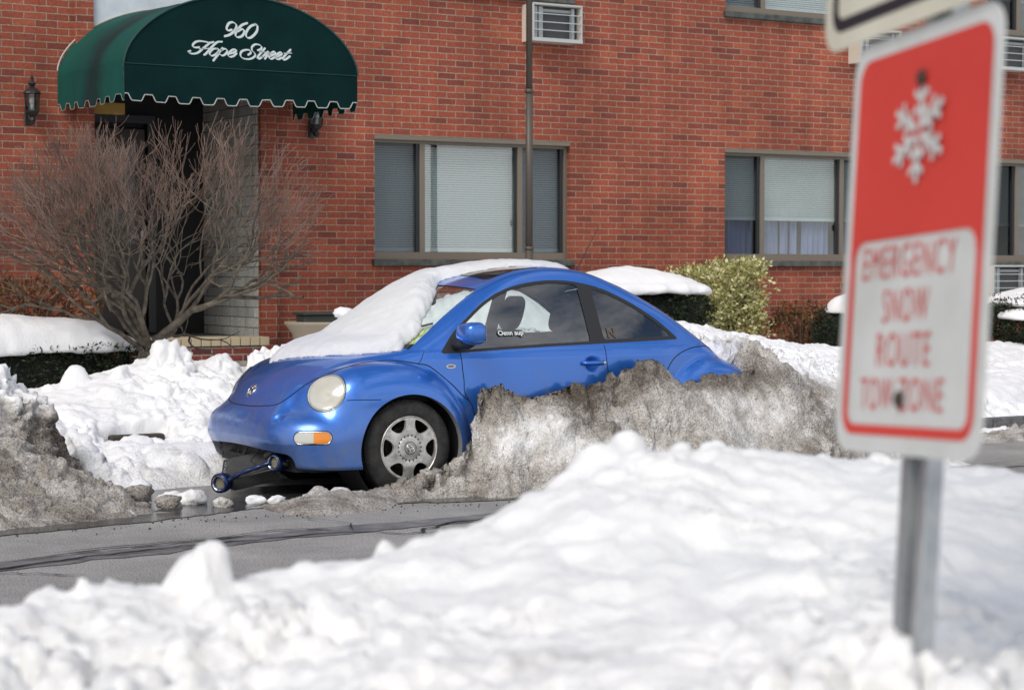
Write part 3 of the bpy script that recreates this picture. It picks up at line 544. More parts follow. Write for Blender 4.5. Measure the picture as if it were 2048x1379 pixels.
for k_,P in GL.items():
    Q=catm(P,8); thin=k_ in('t1b','t2b','H4','r2'); d_=np.gradient(Q,axis=0); d_/=np.linalg.norm(d_,axis=1)[:,None]+1e-9
    # a broad nib held at an angle: down strokes thick, cross strokes thin
    wd=(.0030+.0078*np.abs(d_@np.array([.62,.78]))**1.3) if not thin else np.full(len(Q),.0035)
    if k_[0] in '960': wd=wd*1.15
    nn=np.c_[-d_[:,1],d_[:,0]]; a_=Q+nn*wd[:,None]; b_=Q-nn*wd[:,None]; m_=len(Q)
    V=np.r_[np.c_[a_[:,0],np.full(m_,AY-.003),a_[:,1]],np.c_[b_[:,0],np.full(m_,AY-.003),b_[:,1]]]
    t_.add(V,[(i,m_+i,m_+i+1,i+1) for i in range(m_-1)])
    for c_ in (0,-1):
        t_.add([(Q[c_][0]+wd[c_]*math.cos(q),AY-.0034,Q[c_][1]+wd[c_]*math.sin(q)) for q in np.linspace(0,2*math.pi,10,endpoint=False)],[tuple(range(10))])
o=t_.build('lettering',mat('white_paint',(.62,.70,.70),.7),A); o.location=(-7.3,-YW,-3.3)
t_=MB()
for x_ in (6.19,7.3,8.42): t_.tube([(x_,YW-.03,3.27),(x_,AY+.03,3.27)],.012,6)
t_.tube([(6.18,AY+.03,3.28),(8.43,AY+.03,3.28)],.012,6); o=t_.build('awning_frame',MGALV,A); o.location=(-7.3,-YW,-3.3)
# ---------------------------------------------------------------- planter
P_=empty('planter',(8.42,17.6,.45)); tag(P_,'buff round planter by the brick wall, half hidden by the snow on the car bonnet','planter')
m=MB(); m.lathe([(.001,.1),(.22,.1),(.30,.42),(.31,.43),(.33,.46),(.36,.50),(.375,.52),(.37,.535),(.34,.535),(.33,.51),(.29,.50),(.001,.50)],(0,0,0),n=40); m.build('pot',mat('buff_pot',(.42,.36,.27),.75),P_,smooth=True)
m=MB(); m.box(-.24,.22,-.10,.10,.51,.60,.01); m.box(-.26,.26,-.13,.14,.60,.625,.006); m.build('tray',mat('dark_tray',(.05,.06,.055),.6),P_)
# ---------------------------------------------------------------- snow
def snow(name,ctl,*a_,**k_): 
    return snow_(name,ctl,*a_,**k_)
def snow_(name,ctl,x0,x1,y0,y1,res,label,cat='snowbank',fdir=None,lump=(.05,2.2,.03,7.),fine=.012,dirt=None,excl=None,smooth=.002,zmin=-.06,brk=(0.,8.),sm=None,kind=None,seed=0,extra=None,chunk=.0,edge=None):
    nx=int((x1-x0)/res)+1; ny=int((y1-y0)/res)+1
    X,Y=np.meshgrid(np.linspace(x0,x1,nx),np.linspace(y0,y1,ny),indexing='ij')
    Z=tps(ctl,smooth)(X,Y) if not callable(ctl) else ctl(X,Y)
    if extra is not None: Z=extra(X,Y,Z)
    if excl is not None: Z=excl(X,Y,Z)
    G=np.stack([X,Y,Z],-1); nn=gnormals(G); P=G.reshape(-1,3); n2=nn.reshape(-1,3)
    act=np.clip((Z.ravel()+.02)/.12,.12,1)
    Wp=P+np.stack([fbm(P,3.1,3,seed=k) for k in (1,3,5)],1)*.16
    mk=np.clip(.55+1.7*fbm(P,.9,3,seed=seed+2),.08,1.25)
    d=lump[0]*fbm(P,lump[1],3,seed=seed)+mk*lump[2]*(1-2*worley(Wp,lump[3],seed+3))+mk*.45*lump[2]*(1-2*worley(Wp,lump[3]*2.3,seed+5))
    P=P+n2*(d*act)[:,None]
    G=P.reshape(nx,ny,3); n2=gnormals(G).reshape(-1,3)
    d2=fine*(.45+.8*mk)*fbm(P,17,4,.6,seed=seed+2)-.7*fine*np.abs(fbm(P,9,3,seed=seed))+chunk*mk*np.clip(.55-worley(Wp,26,seed+9),0,1)
    if brk[0]: d2=d2+brk[0]*mk*cells(Wp,brk[1],seed+11)+brk[0]*.5*mk*cells(Wp,brk[1]*2.4,seed+12)
    P=P+n2*(d2*act)[:,None]
    Fc=gridfaces(nx,ny,keep=(P[:,2].reshape(nx,ny)>zmin))
    V,Fc,u=compact(P,Fc)
    o=mobj(name,V,Fc,sm or MSNOW,loc=(float((x0+x1)/2),float((y0+y1)/2),0.))
    dd=np.zeros(len(P)) if dirt is None else dirt(P,G.reshape(-1,3),n2)
    setdirt(o,np.clip(dd,0,1)[u] if dd.shape else dd); tag(o,label,cat,kind=kind); return o
def sstep(a,b,x): t=np.clip((x-a)/(b-a),0,1); return t*t*(3-2*t)
BANK=[(4.25, 11.28, 0.0), (4.8, 11.45, 0.0), (5.45, 11.43, 0.0), (6.29, 11.25, 0.0), (6.88, 11.1, 0.0), (7.77, 11.0, -0.01), (8.61, 10.9, -0.01), (9.48, 10.9, -0.01), (10.33, 11.0, -0.02), (4.99, 11.5, 0.04), (5.15, 11.4, 0.03), (5.41, 11.35, 0.085), (5.62, 11.35, 0.075), (5.88, 11.3, 0.075), (6.13, 11.3, 0.07), (6.43, 11.3, 0.12), (6.54, 11.35, 0.21), (6.60, 11.42, 0.62), (6.66, 11.42, 0.67), (6.89, 11.42, 0.65), (7.08, 11.42, 0.64), (7.28, 11.42, 0.7), (7.53, 11.42, 0.71), (7.73, 11.42, 0.77), (7.94, 11.42, 0.80), (8.12, 11.42, 0.82), (8.24, 11.43, 0.66), (8.36, 11.40, 0.69), (8.50, 11.38, 0.70), (8.66, 11.45, 0.74), (8.80,11.48,.80),(8.95,11.5,.84),(9.2,11.55,.86),(8.98,12.2,.93),(9.05,12.9,.95),(9.3,12.2,.93), (6.67, 11.25, 0.40), (6.99, 11.15, 0.39), (6.77, 11.1, 0.10), (7.09, 11.0, 0.15), (7.87, 11.25, 0.59), (7.66, 10.95, 0.20), (8.48, 11.2, 0.57), (8.46, 10.9, 0.20), (9.39, 11.5, 0.59), (8.99, 11.0, 0.20), (9.87, 11.5, 0.5), (9.45, 11.0, 0.15), (10.46, 11.6, 0.29), (10.01, 11.1, 0.08), (10.91, 11.8, 0.14), (11.93, 12.6, 0.03), (12.61, 13.0, 0.02), (9.33, 11.75, 0.84),(9.5,12.3,.84),(9.6,12.9,.9), (10.08, 12.1, 0.7), (10.73, 12.5, 0.67), (9.91, 12.9, 0.81), (10.09, 13.4, 0.85), (10.47, 14.2, 0.95), (10.59, 14.6, 1.02), (11.02, 14.2, 0.91), (11.32, 14.0, 0.82), (11.5, 13.8, 0.81), (11.62, 13.6, 0.75), (12.02, 13.6, 0.63), (12.75, 13.8, 0.56), (13.76, 14.2, 0.42), (12.25, 15.0, 0.71), (11.35, 15.0, 0.83), (13.52, 15.0, 0.59), (12.88, 15.0, 0.63),
 (5,10.6,-.1),(7,10.6,-.1),(9,10.5,-.1),(11,10.7,-.1),(13,11.5,-.08),(14.5,13.0,-.05),(9.6,14.2,.9),(9.2,14.9,.8)]
CX0,CX1,CY0,CY1=5.25,8.97,11.50,13.22
def carout(X,Y,Z):
    # the car keeps the snow out of its own body; the wheel's front stays clear
    inside=sstep(CX0-.05,CX0+.25,X)*(1-sstep(CX1-.18,CX1+.02,X))*sstep(11.44,11.53,Y)*(1-sstep(13.1,13.3,Y))
    Z=Z*(1-inside)+np.minimum(Z,.05)*inside
    lf=1-sstep(6.50,6.60,X)           # ridge in front of the wheel
    Z=Z*(1-lf*sstep(11.40,11.50,Y))-.05*lf*sstep(11.40,11.50,Y)
    Z=np.where(X<5.1,Z-.2*(5.1-X),Z)
    return Z-.22*(1-sstep(10.62,10.86,Y))
def bankdirt(P,G,n):
    hi=fbm(P,1.6,4,seed=2); base=.62+.38*hi
    base=base-.45*sstep(12.2,13.4,P[:,1])-.15*sstep(9.6,11,P[:,0])
    cr=sstep(.45,.75,P[:,2])*sstep(11.2,11.35,P[:,1])*(1-sstep(11.5,11.75,P[:,1]))*(1-.6*sstep(8.9,9.3,P[:,0]))
    white=np.exp(-(((P[:,0]-7.0)/.45)**2+((P[:,2]-.35)/.14)**2))
    lf=1-sstep(6.3,6.6,P[:,0])
    return base+.34*cr-.22*white+.10*lf-.38*sstep(11.55,12.1,P[:,1])
snow('roadside_snowbank',BANK,4.75,14.3,10.55,15.2,.017,'high dirty grey snowbank ploughed up against the side and rear of the blue car','snowbank',lump=(.07,2.0,.060,5.),fine=.040,chunk=.05,brk=(.10,4.2),dirt=bankdirt,excl=carout,seed=1,smooth=.0008)
WALK=[(4.89, 15.6, 0.52), (5.09, 15.6, 0.54), (5.23, 15.6, 0.61), (5.38, 15.6, 0.65), (5.57, 15.6, 0.65), (5.72, 15.6, 0.7), (5.89, 15.6, 0.73), (6.02, 15.6, 0.8), (6.17, 15.6, 0.78), (6.33, 15.6, 0.71), (6.51, 15.6, 0.73), (6.64, 15.6, 0.67), (6.78, 15.6, 0.61), (7.06, 15.6, 0.54), (7.72, 15.6, 0.52), (4.82, 14.9, 0.48), (5.18, 14.8, 0.48), (5.59, 14.8, 0.5), (6.0, 14.8, 0.53), (6.43, 14.8, 0.48), (4.85, 14.4, 0.38), (5.24, 14.4, 0.35), (5.6, 14.3, 0.36), (5.92, 14.3, 0.35), (6.43, 14.3, 0.27), (7.08, 14.3, 0.24), (5.12, 14.15, 0.24), (5.36, 13.9, 0.23), (4.57, 13.6, 0.21), (5.63, 13.7, 0.19), (4.8, 13.15, 0.2), (5.12, 13.15, 0.22), (5.5, 13.15, 0.22), (4.48, 12.8, 0.05), (5.01, 12.78, 0.02), (5.34, 12.8, 0.0),(4.8,12.95,.13),(5.2,12.98,.13),(5.6,13.0,.13), (4.04, 13.6, 0.37), (4.4, 14.2, 0.39), (4.64, 15.6, 0.45), (4.16, 13.3, 0.25),(6.0,12.9,-.05),(6,13.2,.15),(7,13.35,.2),(7.6,13.7,.5),(8,13.8,.95),(9,13.8,1.0),(7.8,14.3,1.22),(8.4,14.3,1.32),(9,14.3,1.28),(7.45,14.3,.9),(9,14.8,1.1),(8.4,14.8,1.05),(8,15.3,.8),(9,15.7,.8),(5,12.4,-.2),(3.2,14,.4),(3,15.6,.45)]
def walkx(X,Y,Z):
    for (cx,cy,r,h) in ((5.19,15.45,.13,.15),(5.98,15.5,.13,.17),(6.16,15.5,.09,.10),(5.55,15.35,.10,.09),(6.52,15.5,.16,.07),(5.3,14.9,.10,.07),(4.6,13.75,.17,.12),(5.05,13.6,.13,.08),(4.98,15.45,.06,.05),(5.72,14.9,.14,.08),(4.5,13.1,.12,.08),(5.2,12.95,.10,.06)):
        Z=Z+h*np.clip(1-(((X-cx)**2+(Y-cy)**2)/r**2),0,1)**.6
    hole=np.exp(-(((X-5.27)/.24)**4+((Y-14.22)/.10)**4)); Z=Z-.30*hole
    return Z
def walkdirt(P,G,n):
    near=1-sstep(12.7,13.6,P[:,1]); f=fbm(P,1.3,4,seed=4)
    blot=np.exp(-(((P[:,0]-4.60)/.16)**2+((P[:,1]-13.55)/.15)**2+((P[:,2]-.24)/.10)**2))
    return .02+.34*np.clip(f-.05,0,1)+.34*near+.45*blot*(n[:,1]<.2)-.25*sstep(5.6,6.2,P[:,0])*(1-near)
snow('pavement_snow',WALK,2.6,9.3,12.55,15.75,.02,'clean white lumpy snow heap between the hedge and the front of the car','snow heap',lump=(.06,2.2,.045,4.6),fine=.026,chunk=.02,brk=(.055,4.5),dirt=walkdirt,extra=walkx,seed=2,smooth=.0006)
LEFTB=[(3.29, 11.09, 0.0), (3.59, 11.13, 0.0), (3.93, 11.25, 0.0), (4.3, 11.4, 0.0), (3.84, 12.9, 0.84), (3.9, 12.9, 0.77), (3.97, 12.9, 0.71), (4.04, 12.9, 0.67), (4.14, 12.9, 0.58), (4.2, 12.9, 0.42), (4.12, 12.6, 0.31), (4.14, 12.4, 0.2), (4.22, 12.2, 0.15), (4.32, 12.0, 0.08), (4.45, 11.8, 0.02), (3.68, 12.4, 0.5), (3.81, 12.2, 0.35), (3.5, 11.8, 0.25), (3.78, 11.7, 0.15), (4.02, 11.5, 0.06), (3.38, 11.4, 0.09), (3.68, 11.4, 0.05), (3.35, 12.9, 0.95), (3.11, 12.0, 0.4), (2.84, 10.99, 0.0), (2.88, 12.9, 0.85), (2.42, 10.87, 0.0),(4.6,12.4,-.05),(4.5,13.0,.0),(4.8,11.7,-.1),(3,10.7,-.1),(4,10.9,-.1),(3.6,13.4,.7),(4.2,13.4,.2)]
def leftdirt(P,G,n):
    f=fbm(P,1.7,4,seed=5); return .76+.45*f-.38*sstep(.36,.60,P[:,2])-.3*sstep(.55,.8,P[:,2])
snow('kerbside_snow_pile',LEFTB,2.3,4.75,10.95,13.6,.0145,'brown grey dirty snow pile at the left edge beside the road','snow pile',lump=(.06,2.6,.065,5.5),fine=.045,chunk=.05,brk=(.10,5.),dirt=leftdirt,seed=3,smooth=.0006)
# snow lying over the yard
def yardz(X,Y): return .43+.10*np.sin(X*1.1)*np.sin(Y*1.7+1)+.06*(Y-16)
snow('yard_snow',lambda X,Y:(yardz(X,Y)+.15)*sstep(15.35,15.85,Y)-.15,0.5,24,15.35,17.84,.05,None,None,lump=(.06,1.2,.02,3.),fine=.01,dirt=lambda P,G,n:.08*fbm(P,1.5,3),seed=4,kind='structure')
def rightz(X,Y): 
    e=sstep(13.2,13.75,Y+.12*np.sin(X*3)); return -.05+e*(.42+.28*(Y-13.6)*.6)*sstep(12.3,13.6,X)
snow('far_pavement_snow',rightz,12.6,24,13.0,15.6,.03,'white uneven snow along the kerb at the right edge below the evergreen','snowbank',lump=(.06,2,.04,4.5),fine=.018,chunk=.015,dirt=lambda P,G,n:.10+.4*np.clip(fbm(P,1.4,4,seed=3),0,1),seed=5)
def gutz(X,Y): return -.03+.13*np.exp(-((Y-12.72)/.22)**2)*(.6+.5*np.sin(X*2.3)*np.sin(X*.9))
snow('gutter_slush',gutz,11.2,22,12.1,13.3,.02,'low dirty slush ridge along the gutter at the right edge','slush',lump=(.03,4,.04,9),fine=.02,chunk=.03,dirt=lambda P,G,n:.75+.35*fbm(P,2.5,3,seed=1),seed=0,zmin=-.01)
# loose lumps of ice on the road edge
def blob(r,seed,sub=3):
    me=bpy.data.meshes.new('tmp'); import bmesh
    b=bmesh.new(); bmesh.ops.create_icosphere(b,subdivisions=sub,radius=1); V=np.array([v.co[:] for v in b.verts]); Fc=[tuple(v.index for v in f.verts) for f in b.faces]; b.free(); bpy.data.meshes.remove(me)
    d=1+.55*fbm(V+seed*5.1,1.5,4,seed=seed%5)-.25*np.abs(fbm(V+seed,2.5,2))+.10*fbm(V+seed,4,2,seed=1); return V*(d+.10*fbm(V+seed*2.2,7,3,seed=2))[:,None]*r,Fc
CH=[(5.09,11.62,.05,.055,'small'),(4.72,11.80,.075,.3,'pale'),(4.63,11.9,.07,.25,''),(5.20,11.55,.045,.3,''),(4.83,11.55,.05,.5,''),(5.55,11.37,.085,.45,''),(4.45,12.05,.10,.75,''),(4.52,11.66,.07,.75,''),(4.66,12.55,.075,.2,'')]
labs=['small pale snow lump on the wet road nearest the hanging grille','pale snow lump where the left dirty pile meets the puddle','cream snow chunk behind the pale lump at the edge of the puddle','little grey ice lump just right of the small pale one on the wet road','flat grey slush lump between the dirty pile and the puddle','large rounded dirty lump at the left end of the slush ridge by the bumper','dark brown lump at the foot of the left dirty pile','dirty lump at the road end of the left pile','white snow lump behind the puddle']
for i,(x,y,r,dd,_) in enumerate(CH):
    V,Fc=blob(r,i); V=V*np.array([1.25,1,.72]); o=mobj('snow_chunk',V,Fc,MSNOW); o.location=(x,y,r*.45); setdirt(o,np.full(len(V),dd)); tag(o,labs[i],'snow lump','loose snow lumps by the road')
V_=MB()
for i in range(420):
    x=rng.uniform(3.2,9.5); y=rng.normal(0,.16)+11.0-.02*(x-6)+(.0 if x>4.5 else 0); r=rng.uniform(.002,.008)
    if y>11.15: continue
    s_=rng.uniform(.7,1.3,3)*r; V_.add(np.array([(1,0,0),(-1,0,0),(0,1,0),(0,-1,0),(0,0,1),(0,0,-1)])*s_+np.array([x,y,r*.6]),[(0,2,4),(2,1,4),(1,3,4),(3,0,4),(2,0,5),(1,2,5),(3,1,5),(0,3,5)])
tag(V_.build('road_grit',mat('grit',(.07,.06,.05),.9)),kind='stuff')
# ---------------------------------------------------------------- foreground bank
FORE=[(0.96, 3.72, 0.82), (1.08, 3.64, 0.84), (1.11, 3.63, 0.87), (1.16, 3.6, 0.89), (1.23, 3.55, 0.9), (1.27, 3.53, 0.89), (1.31, 3.51, 0.87), (1.34, 3.49, 0.88), (1.47, 3.47, 0.88), (1.54, 3.49, 0.91), (1.59, 3.45, 0.9), (1.66, 3.48, 0.91), (1.74, 3.48, 0.91), (1.79, 3.46, 0.92), (1.84, 3.43, 0.93), (1.89, 3.46, 0.94), (1.97, 3.46, 0.95), (2.03, 3.43, 0.99), (2.14, 3.48, 1.01), (2.19, 3.45, 1.04), (2.3, 3.51, 1.07), (2.34, 3.48, 1.09), (2.44, 3.48, 1.08), (2.54, 3.48, 1.08), (2.59, 3.45, 1.09), (2.64, 3.42, 1.08), (2.77, 3.46, 1.08), (2.82, 3.42, 1.07), (2.96, 3.46, 1.06), (3.02, 3.42, 1.05), (3.16, 3.45, 1.03), (3.22, 3.42, 1.01), (3.28, 3.38, 0.99), (3.34, 3.34, 0.99), (3.38, 3.32, 0.96), (3.52, 3.23, 0.93), (0.75, 2.91, 0.83), (0.87, 2.95, 0.84), (1.0, 2.87, 0.84), (1.13, 2.8, 0.84), (1.3, 2.63, 0.85), (1.47, 2.48, 0.86), (1.6, 2.28, 0.88), (1.68, 2.06, 0.91), (1.81, 2.0, 0.94), (1.89, 2.05, 0.95), (1.95, 2.07, 0.88), (2.12, 2.08, 0.86), (2.22, 2.03, 0.86), (1.14, 3.26, 0.85), (1.36, 3.13, 0.87), (1.58, 3.0, 0.89), (1.85, 2.95, 0.94), (2.06, 2.94, 0.97), (2.28, 2.93, 0.97), (2.04, 2.49, 0.94), (2.21, 2.5, 0.97), (1.97, 2.24, 0.95), (2.63, 2.71, 0.95), (2.28, 2.34, 0.9), (2.6, 2.5, 0.89),
 (0.2,4.3,-.1),(1.2,4.3,-.1),(2.2,4.3,-.05),(3.2,4.3,-.05),(4.2,4.2,-.1),(4.2,3.2,.85),(.2,3.6,.8),(.2,2.6,.8),(.5,1.6,.6),(1.5,1.3,.6),(2.6,1.3,.7),(4,1.8,.8),(.2,.9,.0),(2,.6,.0),(4,.7,0)]
def forex(X,Y,Z):
    for (cx,cy,r,h) in ((1.405,3.47,.056,.075),(1.42,3.46,.10,.02),(1.79,3.47,.022,.03),(2.395,3.50,.035,.045),(2.30,3.5,.025,.02),(2.52,3.48,.02,.02),(2.59,3.46,.03,.018),(1.20,3.55,.03,.02),(1.62,3.46,.04,.015),(2.19,3.47,.03,.015),(3.04,3.43,.03,.02),(3.16,3.44,.02,.02),(2.85,3.4,.03,.015)):
        Z=Z+h*np.clip(1-(((X-cx)**2+(Y-cy)**2)/(r*1.1)**2),0,1)**(.28 if h>.07 else .8)
    return Z
def foredirt(P,G,n):
    f=fbm(P,3.1,4,seed=1); return .04+.50*np.clip(f-.05,0,1)
snow('foreground_snowbank',FORE,.15,4.3,.7,4.1,.013,'big white blurred snowbank across the foreground around the sign post','snowbank',lump=(.034,4.5,.034,8.5),fine=.024,chunk=.012,brk=(.065,7.5),sm=MSNOWF,dirt=foredirt,extra=forex,seed=1,smooth=.0003)
# ---------------------------------------------------------------- plants
def leafmat(name,cols,rough=.6):
    m=mat(name,cols[0],rough,spec=.3); nt=m.node_tree; a=N(nt,'ShaderNodeAttribute'); a.attribute_name='tint'; r=N(nt,'ShaderNodeValToRGB'); e=r.color_ramp.elements
    n=len(cols)
    e[0].position=0; e[0].color=(*cols[0],1); e[1].position=1; e[1].color=(*cols[-1],1)
    for i in range(1,n-1): q=e.new(i/(n-1)); q.color=(*cols[i],1)
    nt.links.new(a.outputs['Fac'],r.inputs[0]); nt.links.new(r.outputs[0],bs(m).inputs['Base Color']); return m
def leaves(name,P,size,m,parent,outdir=None,aspect=.45,seed=0,tint=None,loc=None):
    r=np.random.default_rng(seed); n=len(P); sz=size*r.uniform(.6,1.3,n)
    d=r.normal(size=(n,3)); 
    if outdir is not None: d=d*.75+outdir
    d/=np.linalg.norm(d,axis=1)[:,None]; u=np.cross(d,r.normal(size=(n,3))); u/=np.linalg.norm(u,axis=1)[:,None]
    L=d*sz[:,None]; Wd=u*(sz*aspect)[:,None]*.5
    V=np.stack([P,P+L*.5+Wd,P+L,P+L*.5-Wd],1).reshape(-1,3); Fc=np.arange(4*n).reshape(n,4)
    if loc is not None: V=V-np.array(loc)
    o=mobj(name,V,Fc,m,parent,smooth=False)
    t=r.random(n) if tint is None else tint; a=o.data.attributes.new('tint','FLOAT','FACE'); a.data.foreach_set('value',t.astype(np.float32)); return o
def volume(n,shape,seed,shell=.5):
    # points in an uneven box / ellipsoid volume, denser towards the skin
    r=np.random.default_rng(seed); c=np.array(shape['c']); h=np.array(shape['h']); out=[]
    while sum(map(len,out))<n:
        p=r.uniform(-1.12,1.12,(n*2,3)); e=shape.get('p',2)
        q=(np.abs(p)**e).sum(1)**(1/e)
        lim=1+shape.get('rough',.12)*fbm(p*2.1+seed*7,1.,3,seed=seed%5)*1.6
        ok=(q<lim)&(q>lim*shape.get('in',.0))&(r.random(len(p))<np.clip((q/lim)**shape.get('pow',2)+.08,0,1))
        ok&=fbm(p*3+seed*3,1.,2,seed=(seed+2)%5)>shape.get('gap',-.9)
        out.append(p[ok])
    p=np.vstack(out)[:n]; return c+p*h,p
YEW=leafmat('yew_needles',[(.006,.012,.006),(.012,.022,.010),(.020,.034,.014),(.035,.05,.02)])
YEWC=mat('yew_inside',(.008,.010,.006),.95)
def hedge(lab,c,h,n,seed,snowtop=None,name='yew_hedge',p=5,size=.035,rough=.08,stems=True,gap=-.9):
    o=empty(name,(c[0],c[1],c[2]-h[2])); tag(o,lab,'hedge' if name=='yew_hedge' else 'shrub')
    P,q=volume(n,dict(c=c,h=h,p=p,rough=rough,pow=3,gap=gap),seed)
    out=q/np.linalg.norm(q,axis=1)[:,None]*.8+np.array([0,0,.25]); leaves('foliage',P,size,YEW,o,out,.32,seed,loc=(c[0],c[1],c[2]-h[2]))
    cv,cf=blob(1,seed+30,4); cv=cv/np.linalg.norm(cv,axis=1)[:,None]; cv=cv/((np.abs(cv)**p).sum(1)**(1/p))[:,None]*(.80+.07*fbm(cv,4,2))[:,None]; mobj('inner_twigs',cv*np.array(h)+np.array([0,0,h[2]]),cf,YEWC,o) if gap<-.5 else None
    m=MB(); r=np.random.default_rng(seed)
    for i in range(14): 
        x=c[0]+r.uniform(-.7,.7)*h[0]; y=c[1]+r.uniform(-.5,.5)*h[1]; z0=c[2]-h[2]-.15
        m.tube([(x*.3+c[0]*.7,y,z0),(x*.8+c[0]*.2,y,c[2]-h[2]*.3),(x+.1*r.normal(),y+.05*r.normal(),c[2]+h[2]*.7)],[.02,.014,.006],5)
    s_=m.build('stems',mat('hedge_bark',(.05,.04,.032),.9),o); s_.location=(-c[0],-c[1],-(c[2]-h[2])); return o
hedge('long dark clipped yew hedge on the left, capped with thick snow, behind the bare tree',(4.3,16.45,.62),(1.80,.42,.25),30000,1,gap=-.75,rough=.16,size=.045)
hedge('dark flat topped yew bush capped with snow behind the roof of the blue car',(11.45,16.75,1.02),(.92,.5,.33),20000,2,p=3.0,rough=.22,size=.045)
hedge('dark yew bush with snow on top, mostly hidden behind the red and white sign',(14.55,16.7,.80),(.62,.42,.30),13000,3,p=3,rough=.22,size=.045)
hedge('dark open evergreen shrub loaded with snow at the right edge',(16.45,15.9,.90),(.90,.5,.30),15000,4,name='evergreen_shrub',p=2.4,rough=.35,gap=-.45,size=.05)
m=MB()
r=np.random.default_rng(5)
for i in range(9):
    a=r.uniform(-1,1); m.tube([(16.35,15.8,.33),(16.3+a*.25,15.75+.1*r.normal(),.52),(16.35+a*.7,15.7+.1*r.normal(),.85)],[.028,.02,.008],6)
tag(m.build('shrub_trunks',mat('shrub_bark',(.03,.024,.02),.9),bpy.data.objects['evergreen_shrub'],smooth=True)); bpy.data.objects['shrub_trunks'].location=(-16.45,-15.9,-.62)
def snowcap(lab,c,h,th,seed,dome=.0,name='snow_blanket',sk=0,res=.022,hc=None,hh=None,p=5):
    def CFn(x,y,z):
        sh=x.shape; X=x.ravel(); Y=y.ravel(); P0=np.c_[X,Y,np.zeros(X.size)]
        q=(np.abs((X-c[0])/h[0])**4+np.abs((Y-c[1])/h[1])**4)**.25+.10*fbm(P0,2.3,3,seed=seed)+.05*fbm(P0,7,2,seed=seed)
        zs=hc[2]+hh[2]*np.clip(1-np.abs((X-hc[0])/hh[0])**p-np.abs((Y-hc[1])/hh[1])**p,.80**p,1)**(1/p)-.04 if hc else np.full(X.shape,float(c[2]))
        top=zs+th*(1+.25*fbm(P0,1.4,3,seed=seed+1))+dome*np.clip(1-q,0,1)+.006*fbm(P0,14,2)
        qq=(q-1)*min(h[0],h[1])*.8
        return smax(smax(z.ravel()-top,qq,th*.9),zs-.02*fbm(P0,5,2)-z.ravel(),.03).reshape(sh)
    zl=c[2]-.22; V,Fc=nets(CFn,(c[0]-h[0]*1.15,c[1]-h[1]*1.2,zl),(c[0]+h[0]*1.15,c[1]+h[1]*1.2,c[2]+th+dome+.2),.026 if h[0]>1.2 else .02,nw=1)
    o=mobj(name,V,Fc,MSNOW,loc=c); setdirt(o,np.zeros(len(V))); tag(o,lab,'snow cap'); return o
snowcap('thick smooth snow blanket lying on the long left hedge',(4.32,16.45,.80),(1.80,.42,0),.17,1,.16,hc=(4.3,16.45,.62),hh=(1.80,.42,.25))
snowcap('broad white snow slab on the dark bush behind the car roof',(11.42,16.75,1.30),(.90,.50,0),.085,2,.13,hc=(11.45,16.75,1.02),hh=(.92,.5,.33),p=3.2)
snowcap('small rounded snow cap on the bush beside the sign',(14.60,16.62,1.00),(.50,.36,0),.13,3,.10,hc=(14.55,16.7,.80),hh=(.62,.45,.30),p=3)
snowcap('snow pillow on top of the evergreen shrub at the right edge',(16.42,15.85,1.10),(.74,.42,0),.10,4,.07,hc=(16.45,15.9,.90),hh=(.90,.5,.30),p=2.4)
snowcap('lower snow clump caught in the evergreen shrub at the right edge',(15.82,15.62,.95),(.24,.22,0),.09,5,.04)
# variegated bush
EU=leafmat('variegated_leaves',[(.12,.15,.03),(.38,.38,.13),(.60,.56,.27),(.70,.66,.42)])
o=empty('variegated_bush',(13.05,17.45,.45)); tag(o,'cream and green variegated bush against the brick wall beside the snow capped yew','bush')
P1,q1=volume(7200,dict(c=(13.02,17.45,1.22),h=(.62,.42,.37),p=2.8,rough=.32,pow=2.5,gap=-.28),6)
P2,q2=volume(2600,dict(c=(13.30,17.45,.90),h=(.42,.36,.42),p=2.3,rough=.3,pow=2,gap=-.25),7)
Pq=np.r_[P1,P2]; qq=np.r_[q1,q2]; leaves('foliage',Pq,.050,EU,o,qq*.7+np.array([0,-.2,.3]),.55,8,loc=(13.05,17.45,.45))
m=MB(); r=np.random.default_rng(9)
for i in range(26):
    a=r.uniform(-1,1); b=r.uniform(-1,1); m.tube([(13.0+.12*a,17.45+.1*b,.3),(13.0+.3*a,17.45+.2*b,.8),(13.05+.55*a,17.45+.33*b,1.2+.25*r.random())],[.016,.011,.004],5)
s_=m.build('stems',mat('eu_bark',(.07,.055,.045),.9),o); s_.location=(-13.05,-17.45,-.45)
# rusty shrubs
RU=leafmat('rusty_leaves',[(.045,.022,.013),(.12,.05,.022),(.19,.085,.03),(.09,.085,.03)])
def rusty(lab,c,h,n,seed):
    o=empty('rusty_shrub',(c[0],c[1],c[2]-h[2])); tag(o,lab,'shrub'); loc=(c[0],c[1],c[2]-h[2])
    P,q=volume(n,dict(c=c,h=h,p=2,rough=.4,pow=1.2,gap=-.15),seed); leaves('foliage',P,.075,RU,o,np.tile([0,0,-.5],(len(P),1)),.28,seed,loc=loc)
    m=MB(); r=np.random.default_rng(seed)
    for i in range(30):
        a=r.normal(0,.5,2); m.tube([(c[0]+.15*a[0],c[1]+.1*a[1],c[2]-h[2]-.1),(c[0]+h[0]*a[0]*.6,c[1]+h[1]*a[1]*.6,c[2]),(c[0]+h[0]*a[0]*1.2,c[1]+h[1]*a[1],c[2]+h[2]*r.uniform(.2,1))],[.010,.007,.003],4)
    s_=m.build('stems',mat('ru_bark',(.10,.06,.04),.9),o); s_.location=tuple(-v for v in loc)
rusty('rust red leafy shrub against the wall left of the sign',(14.18,17.3,.88),(.45,.3,.28),1500,11)
rusty('low rust brown shrub against the brick wall behind the left hedge',(5.55,17.7,1.18),(.70,.3,.30),1700,12)
